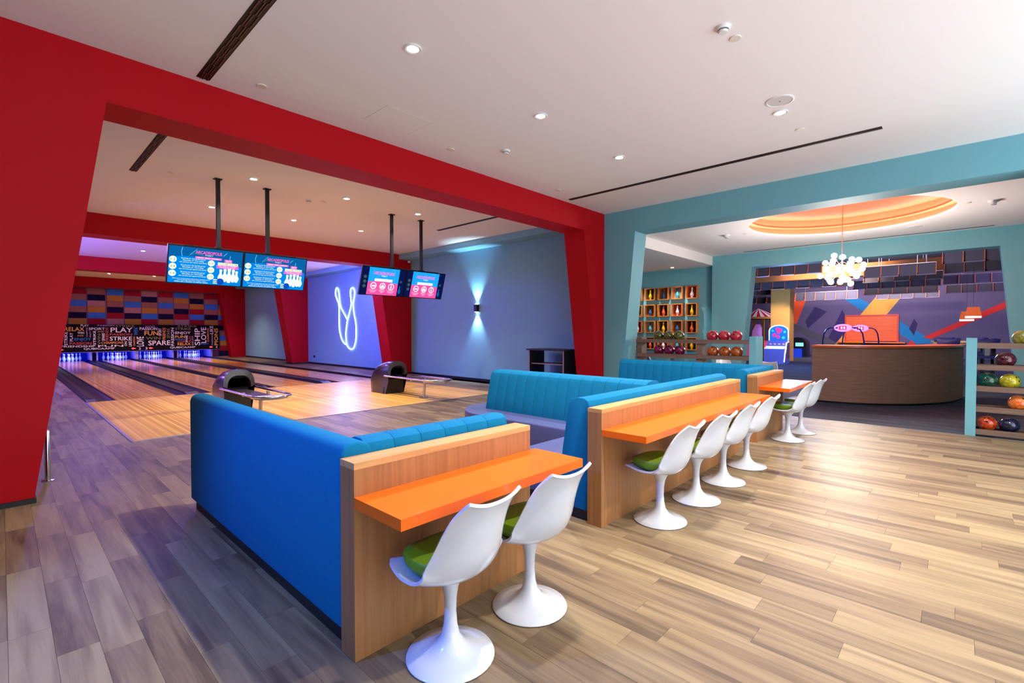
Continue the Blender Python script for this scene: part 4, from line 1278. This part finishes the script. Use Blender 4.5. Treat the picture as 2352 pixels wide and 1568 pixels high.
# ================================================================== RECEPTION COUNTER
ct = thing('reception_counter', 'curved wood-faced reception counter with orange top', 'counter', (0, 0, 0))
FR = crom([(11.76, 2.29), (11.77, 1.75), (11.95, 1.25), (12.3, .79), (12.72, .46), (13.25, .18), (13.9, .01), (14.6, -.06)], 6)
def offset(P, d):
    out = []
    for i, p in enumerate(P):
        a, b = P[max(i-1, 0)], P[min(i+1, len(P)-1)]
        tx, ty = b[0]-a[0], b[1]-a[1]
        l = math.hypot(tx, ty)
        out.append((p[0]+ty/l*d, p[1]-tx/l*d))
    return out
INN = offset(FR, -.45)
CW = grain('counter_weave', [S(150, 104, 84), S(172, 124, 102), S(188, 140, 118)], (3, 3, 60), .6, .1, .5, fine=(40, 40, 160))
m_ = MB().prism(FR+INN[::-1], 'z', .04, 1.15)
m_.build('curved_front', CW, ct, 40)
TOPP = offset(FR, .04)
m_ = MB().prism(TOPP+offset(FR, -.55)[::-1], 'z', 1.151, 1.195).bevel(.004, 1)
m_.build('top', mat('counter_orange', S(240, 110, 30), .25, coat=.4), ct, 40)
m_ = MB().prism(offset(FR, -.05)+offset(FR, -.4)[::-1], 'z', 0, .04)
m_.build('plinth', BLACK, ct)

# ================================================================== ARCADE ROOM
def hockey(x, y, hw, label):
    t = thing('air_hockey_table', label, 'game table', (x, y, 0), group='air hockey tables')
    MB().box(-.6, -hw-.02, .55, 1.2, hw+.02, .8).bevel(.02).build('table_top', mat('hockey_blue', S(40, 50, 130), .3), t)
    for xx in (-.45, 1.0):
        for yy in (-hw+.1, hw-.1):
            MB().box(xx-.06, yy-.06, 0, xx+.06, yy+.06, .55).build('leg', BLACK, t)
    arch = [(0, hw, .8), (0, hw*.99, 1.15), (0, hw*.93, 1.4), (0, hw*.8, 1.55), (0, hw*.6, 1.61), (0, hw*.4, 1.61), (0, 0, 1.61), (0, -hw*.4, 1.61), (0, -hw*.6, 1.61), (0, -hw*.8, 1.55), (0, -hw*.93, 1.4), (0, -hw*.99, 1.15), (0, -hw, .8)]
    MB().tube(arch, .022, 8).build('arch', mat('navy_tube', S(20, 20, 90), .3), t, True)
    sc_ = MB().lathe([(0, -.05), (.24, -.045), (.27, 0), (.24, .04), (0, .04)], 28, axis='x')
    for v in sc_.bm.verts:
        v.co.z = v.co.z*.5+1.6
    s_ = sc_.build('scoreboard', mat('score_lilac', S(200, 140, 230), .4, emis=S(214, 130, 245), es=1.1), t, 50)
    MB().box(-.062, -.11, 1.54, -.055, .11, 1.67).build('score_display', mat('score_red', S(200, 0, 70), .4, emis=S(214, 10, 90), es=1.3), s_)
    m_ = MB()
    for yy in (-.05, .03):
        m_.box(-.066, yy-.02, 1.57, -.063, yy+.025, 1.64)
    m_.build('digits', mat('digits', (1, .5, .5), .4, emis=(1, .6, .5), es=4), s_)
    MB().box(-.058, .14, 1.58, -.052, .21, 1.63).build('side_dot', mat('dot_purple', S(80, 20, 150), .4), s_)
hockey(20, 2.98, .6, 'air hockey table with glowing oval scoreboard on arch, left')
hockey(23, 2.86, .58, 'air hockey table with glowing oval scoreboard on arch, right')

sh = thing('roller_shutter', 'orange roller shutter in a red frame on the mural wall', 'shutter', (34.96, 3.84, 0))
SHO = mat('shutter_orange', S(244, 104, 44), .5)
SHR = mat('shutter_frame', S(206, 60, 40), .5)
for k in range(17):
    z = 2.36-k*.085
    MB().prism([(-.02, z-.083), (.02, z-.083), (.02, z), (.0, z), (-.02, z-.02)], 'y', -1.2, 1.2).build('slat', SHO, sh)
MB().box(-.04, -1.27, 2.37, .03, 1.27, 2.45).build('head_box', SHR, sh)
for s_ in (-1, 1):
    MB().box(-.04, s_*1.24-.04, .85, .03, s_*1.24+.04, 2.37).build('guide', SHR, sh)
MB().box(-.5, -1.6, .8, .03, 1.6, .86).build('sill', mat('sill_orange', S(250, 120, 30), .3), sh)

PEND = mat('pendant_orange', S(228, 100, 30), .5, emis=S(228, 90, 20), es=.25)
for x, y, z, s_, lb in ((22, -.30, 1.98, .40, 'square orange pendant lamp, the nearer of two'), (24.5, -.16, 1.92, .40, 'square orange pendant lamp, the farther of two')):
    t = thing('pendant_lamp', lb, 'pendant lamp', (x, y, z), group='orange pendant lamps')
    m_ = MB()
    a, b, h = s_*.5, s_*.37, .30
    V = [m_.bm.verts.new(p) for p in ((-a, -a, 0), (a, -a, 0), (a, a, 0), (-a, a, 0), (-b, -b, h), (b, -b, h), (b, b, h), (-b, b, h))]
    for f in ((4, 5, 6, 7), (0, 1, 5, 4), (1, 2, 6, 5), (2, 3, 7, 6), (3, 0, 4, 7)):
        m_.bm.faces.new([V[i] for i in f])
    m_.build('shade', PEND, t)
    MB().box(-a*.96, -a*.96, -.05, a*.96, a*.96, -.002).build('diffuser', mat('pendant_glow', (1, 1, 1), .5, emis=(1, .95, .9), es=6), t)
    MB().tube([(0, 0, h), (0, 0, 5.3-z)], .004, 5).build('cable', BLACK, t)
    lamp('pendant_light', 'SPOT', (x, y, z-.06), 60, (1, .85, .7), t, aim=(x, y, 0), size=.15, spot=120)

def bar_set(x, y, label_t, labels):
    t = thing('bar_table', label_t, 'table', (x, y, 0), group='bar tables in arcade')
    MB().box(-.35, -.75, 1.1, .35, .75, 1.15).build('table_top', mat('pale_oak', S(190, 150, 110), .5), t)
    MB().box(-.05, -.6, 0, .05, -.5, 1.1).build('leg', BLACK, t); MB().box(-.05, .5, 0, .05, .6, 1.1).build('leg', BLACK, t)
    for (dx, dy), lb in zip(((-.6, .4), (-.6, -.4), (.6, .4), (.6, -.4)), labels):
        s_ = thing('bar_stool', lb, 'stool', (x+dx, y+dy, 0), group='blue bar stools')
        BL = mat('stool_blue', S(16, 26, 110), .45)
        sg = -1 if dx < 0 else 1
        MB().box(-.2, -.22, .72, .2, .22, .8).bevel(.03).build('seat', BL, s_, 40)
        MB().prism([(-.24, 1.06), (.24, 1.06), (.26, 1.28), (.12, 1.25), (-.12, 1.25), (-.26, 1.28)], 'x', sg*.2-.03, sg*.2+.03).bevel(.015).build('backrest', BL, s_, 40)
        MB().box(sg*.2-.015, -.05, .8, sg*.2+.015, .05, 1.08).build('back_stem', CHROME, s_)
        for ax in (-.17, .17):
            for ay in (-.18, .18):
                MB().tube([(ax*1.15, ay*1.15, 0), (ax*.85, ay*.85, .72)], .013, 6).build('leg', CHROME, s_, True)
        MB().tube([(-.17, -.18, .28), (.17, -.18, .28), (.17, .18, .28), (-.17, .18, .28)], .01, 6, True).build('foot_ring', CHROME, s_, True)
bar_set(19.6, -.15, 'pale oak bar table right of the reception counter', ['blue bar stool at the near oak table, front left', 'blue bar stool at the near oak table, front right', 'blue bar stool at the near oak table, back left', 'blue bar stool at the near oak table, back right'])
bar_set(22.6, .0, 'pale oak bar table farther behind the reception counter', ['blue bar stool at the far oak table, front left', 'blue bar stool at the far oak table, front right', 'blue bar stool at the far oak table, back left', 'blue bar stool at the far oak table, back right'])

# ---- glowing ticket machine in front of the yellow column
am = thing('arcade_machine', 'arcade machine with arched blue backboard and white neon outline', 'arcade machine', (24.8, 6.2, 0))
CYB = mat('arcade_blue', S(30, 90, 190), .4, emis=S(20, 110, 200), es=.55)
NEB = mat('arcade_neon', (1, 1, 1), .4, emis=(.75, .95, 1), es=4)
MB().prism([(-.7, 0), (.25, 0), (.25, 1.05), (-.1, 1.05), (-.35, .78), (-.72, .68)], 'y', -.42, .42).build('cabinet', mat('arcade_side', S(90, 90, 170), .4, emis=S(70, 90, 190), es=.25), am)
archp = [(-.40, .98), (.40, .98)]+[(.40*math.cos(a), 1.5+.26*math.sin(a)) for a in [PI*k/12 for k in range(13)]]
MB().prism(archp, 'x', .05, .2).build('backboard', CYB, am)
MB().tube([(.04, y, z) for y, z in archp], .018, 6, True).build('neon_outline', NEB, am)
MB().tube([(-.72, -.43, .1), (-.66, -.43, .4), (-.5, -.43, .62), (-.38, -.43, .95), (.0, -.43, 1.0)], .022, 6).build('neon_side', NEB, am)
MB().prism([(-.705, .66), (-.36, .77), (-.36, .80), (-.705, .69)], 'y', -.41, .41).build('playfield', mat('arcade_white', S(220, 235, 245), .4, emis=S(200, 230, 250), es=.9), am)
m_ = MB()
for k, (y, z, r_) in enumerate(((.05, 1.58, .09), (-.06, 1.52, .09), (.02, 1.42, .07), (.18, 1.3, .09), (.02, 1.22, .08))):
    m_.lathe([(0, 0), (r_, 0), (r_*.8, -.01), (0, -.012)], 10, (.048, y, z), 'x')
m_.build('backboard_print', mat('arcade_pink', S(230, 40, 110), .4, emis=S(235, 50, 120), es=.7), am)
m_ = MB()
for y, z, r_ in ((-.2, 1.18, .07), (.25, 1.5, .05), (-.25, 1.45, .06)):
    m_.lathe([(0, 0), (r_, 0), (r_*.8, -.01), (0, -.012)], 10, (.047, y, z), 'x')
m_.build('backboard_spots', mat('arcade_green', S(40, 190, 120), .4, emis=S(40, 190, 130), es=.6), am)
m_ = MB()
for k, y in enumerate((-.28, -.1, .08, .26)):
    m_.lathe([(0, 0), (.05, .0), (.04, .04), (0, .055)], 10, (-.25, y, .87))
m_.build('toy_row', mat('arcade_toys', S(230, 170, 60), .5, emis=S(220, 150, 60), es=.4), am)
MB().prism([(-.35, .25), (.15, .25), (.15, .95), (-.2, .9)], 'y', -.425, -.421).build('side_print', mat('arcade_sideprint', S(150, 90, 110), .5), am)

tn = thing('carnival_stall', 'carnival game stall under a red and white striped canopy', 'game stall', (31, 8.5, 0))
TR = mat('stall_red', S(206, 30, 44), .6); TW = mat('stall_white', S(240, 236, 240), .6); TY = mat('stall_yellow', S(206, 140, 40), .5)
n = 32
for k in range(n):
    a, b = 2*PI*k/n, 2*PI*(k+1)/n
    m_ = MB()
    P = [(0, .35, 2.85), (1.1*math.cos(a), .35+1.1*math.sin(a), 2.32), (1.1*math.cos(b), .35+1.1*math.sin(b), 2.32)]
    m_.poly(P); m_.poly([(x, y, z-.02) for x, y, z in reversed(P)])
    m_.build('canopy_stripe', TR if k % 2 else TW, tn)
MB().lathe([(1.02, 2.2), (1.1, 2.2), (1.1, 2.32), (1.02, 2.32), (1.02, 2.2)], 32, (0, .35, 0)).build('canopy_band', TY, tn, 40)
for a in (.5, 2.6, 3.7, 5.8):
    MB().box(.98*math.cos(a)-.05, .35+.98*math.sin(a)-.05, 0, .98*math.cos(a)+.05, .35+.98*math.sin(a)+.05, 2.2).build('post', TY, tn)
MB().lathe([(0, 0), (.9, 0), (.9, .85), (.95, .9), (0, .9)], 24, (0, .35, 0)).build('counter', mat('stall_pink_glow', S(214, 60, 110), .5, emis=S(220, 60, 120), es=.5), tn, 40)  # counter emits to stand for the stall's lighting
MB().lathe([(0, .9), (.35, .9), (.3, 1.5), (.12, 1.9), (0, 1.9)], 16, (0, .35, 0)).build('prize_stack', mat('stall_prizes_glow', S(110, 90, 190), .5, noise=.5, nscale=9, emis=S(190, 120, 190), es=.35), tn, 40)  # prizes given a glow of their own in place of stall lamps
a2 = thing('arcade_machine', 'black domed arcade cabinet with blue seat behind the yellow column', 'arcade machine', (31.4, 6.85, 0))
MB().prism([(-.45, 0), (.45, 0), (.45, .75)]+[(.45*math.cos(a), .75+.38*math.sin(a)) for a in [PI*k/10 for k in range(1, 10)]]+[(-.45, .75)], 'x', 0, .8).build('dome', mat('dome_black', S(18, 18, 24), .3), a2)
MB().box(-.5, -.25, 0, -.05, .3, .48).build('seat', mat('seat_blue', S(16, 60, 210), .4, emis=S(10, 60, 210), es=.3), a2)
MB().box(-.012, -.3, .62, -.002, .1, .82).build('screen', mat('dome_screen', S(120, 220, 250), .4, emis=S(120, 220, 250), es=1.2), a2)

# ---- acoustic baffles
BF = mat('baffle_grey', S(74, 70, 80), .8)
BFE = mat('baffle_edge', S(226, 112, 60), .6)
rows_ = [(22, 6.8, 4.0, 3.78, 4.08, 'front row, left'), (25.2, 7.6, 4.0, 3.46, 3.74, 'second row, left'), (28.5, 8.6, 7.0, 3.46, 3.68, 'third row, far left'), (30, 9.2, 7.6, 3.08, 3.28, 'lowest row, far left'), (31, 6.9, 4.0, 3.2, 3.5, 'rear row, left'),
         (22, 2.65, .64, 3.45, 3.72, 'front row, middle'), (26, 3.5, .6, 3.34, 3.57, 'second row, middle'), (28.8, 3.45, .75, 3.24, 3.48, 'third row, middle'), (32, 3.3, .8, 3.18, 3.34, 'rear row, middle'),
         (27.4, 6.0, 3.7, 3.62, 3.8, 'upper row behind the chandelier'), (24.0, 2.9, .5, 3.44, 3.6, 'between front and second rows, middle'),
         (21, .46, -1.5, 3.67, 3.93, 'front row, right'), (23.2, .45, -1.6, 3.55, 3.8, 'second row, right'), (26.5, .55, -1.8, 3.4, 3.62, 'third row, right'), (29.3, .5, -2.0, 3.2, 3.42, 'rear row, right')]
for X, ya, yb, z0, z1, lb in rows_:
    t = thing('acoustic_baffle', 'row of hanging dark acoustic panels in arcade, '+lb, 'acoustic baffle', (X, yb, z0), group='hanging acoustic baffles')
    L_ = ya-yb
    n = max(3, int(round(L_/.5)))
    wd = L_/n
    hh = z1-z0+.14
    pm = MB().prism([(.0, .0), (.02, .0), (.09, hh), (.07, hh)], 'y', .012, wd-.012).data('panel', BF)
    bm_ = MB().box(-.22, .012, -.012, .02, wd-.012, 0).data('bottom_panel', mat('baffle_lit_pale', S(160, 150, 168), .7))  # underside painted paler to read as a lit edge
    fm = MB().prism([(-.22, -.012), (.02, -.012), (.09, hh+.01), (.02, hh+.01), (-.05, .06), (-.22, .012)], 'y', -.009, .009).data('fin', BFE)
    for k in range(n):
        link('panel', pm, t, (0, k*wd, 0))
        if k % 2 == 0:
            link('bottom_panel', bm_, t, (0, k*wd, 0))
    for k in range(n+1):
        link('fin', fm, t, (0, k*wd, 0))
    MB().tube([(.08, .0, hh+.02), (.08, L_, hh+.02)], .012, 6).build('rail', ALU, t)
    for k in (1, n-1):
        MB().tube([(.08, k*wd, hh+.02), (.08, k*wd, 5.3-z0)], .006, 5).build('hanger', ALU, t)

# ================================================================== COLOURED EFFECT LIGHTS, ARCADE FILL
def wash(x, y, z, aim, watts, color, label, kind='POINT', spot=80, size=.1):
    t = thing('wash_light', label, 'stage light', (x, y, z), group='purple wash lights')
    b = MB().lathe([(0, -.09), (.06, -.09), (.07, .05), (.05, .08), (0, .08)], 16).build('can', BLACKMETAL, t, 40)
    d = Vector(aim)-Vector((x, y, z))
    b.rotation_euler = d.to_track_quat('Z', 'Y').to_euler()
    MB().box(-.01, -.01, 0, .01, .01, ZC-z).build('bracket', BLACKMETAL, t)
    wb = lamp('wash_beam', kind, (x+d.normalized().x*.1, y+d.normalized().y*.1, z+d.normalized().z*.1), watts, color, t, aim=aim, size=size, spot=spot, blend=.8)
    wb.data.specular_factor = .2
wash(7.9, 15.3, 3.83, (9.78, 18.4, 1.8), 650, (.16, .12, 1), 'wash light behind the second red beam, right')
wash(4.6, 15.3, 3.83, (5.5, 19.5, 1.2), 420, (.28, .17, 1), 'wash light behind the second red beam, middle')
wash(1.4, 15.3, 3.83, (2.5, 19.5, 1.5), 420, (.28, .2, 1), 'wash light behind the second red beam, left')
wash(-.7, 17.0, 2.5, (6, 18, 3.4), 240, (.30, .17, 1), 'purple wash light behind the left columns, front')
wash(-.7, 20.3, 2.5, (6, 20, 3.4), 240, (.30, .17, 1), 'purple wash light behind the left columns, rear')
wash(-2.0, 3.2, 3.5, (.75, 2.5, .1), 900, (.02, .2, 1), 'blue wash light over the left side, beyond the view', 'SPOT', 62)
# unseen fill lamps added to brighten the arcade, without fixtures
lamp('arcade_mural_fill', 'AREA', (30.8, 3.5, 5.15), 900, (.9, .78, 1), aim=(35, 3.5, 1.2), size=5)
lamp('arcade_warm_fill', 'SPOT', (22, 4.0, 5.0), 2000, (1, .78, .6), aim=(35, 4.0, 2.0), size=.3, spot=90)
lamp('arcade_blue', 'POINT', (22.5, 5.2, 2.4), 420, (.25, .45, 1), size=.3)
lamp('arcade_baffle_fill', 'AREA', (18.6, 2.5, 5.1), 260, (.8, .72, 1), aim=(23, 2.5, 3.4), size=3)
lamp('arcade_right_fill', 'AREA', (26, -2.5, 5.0), 300, (.5, .4, 1), aim=(28, -1, 0), size=4)

# small glowing surfaces are seen directly; any lamps of theirs light the room
for m in bpy.data.materials:
    if m.name.startswith(('print_', 'arrow_red', 'downlight_lens', 'sconce_lens', 'globe_glow', 'digits', 'score_', 'arcade_', 'stall_', 'pendant_', 'dome_screen', 'seat_blue')):
        m.cycles.emission_sampling = 'NONE'
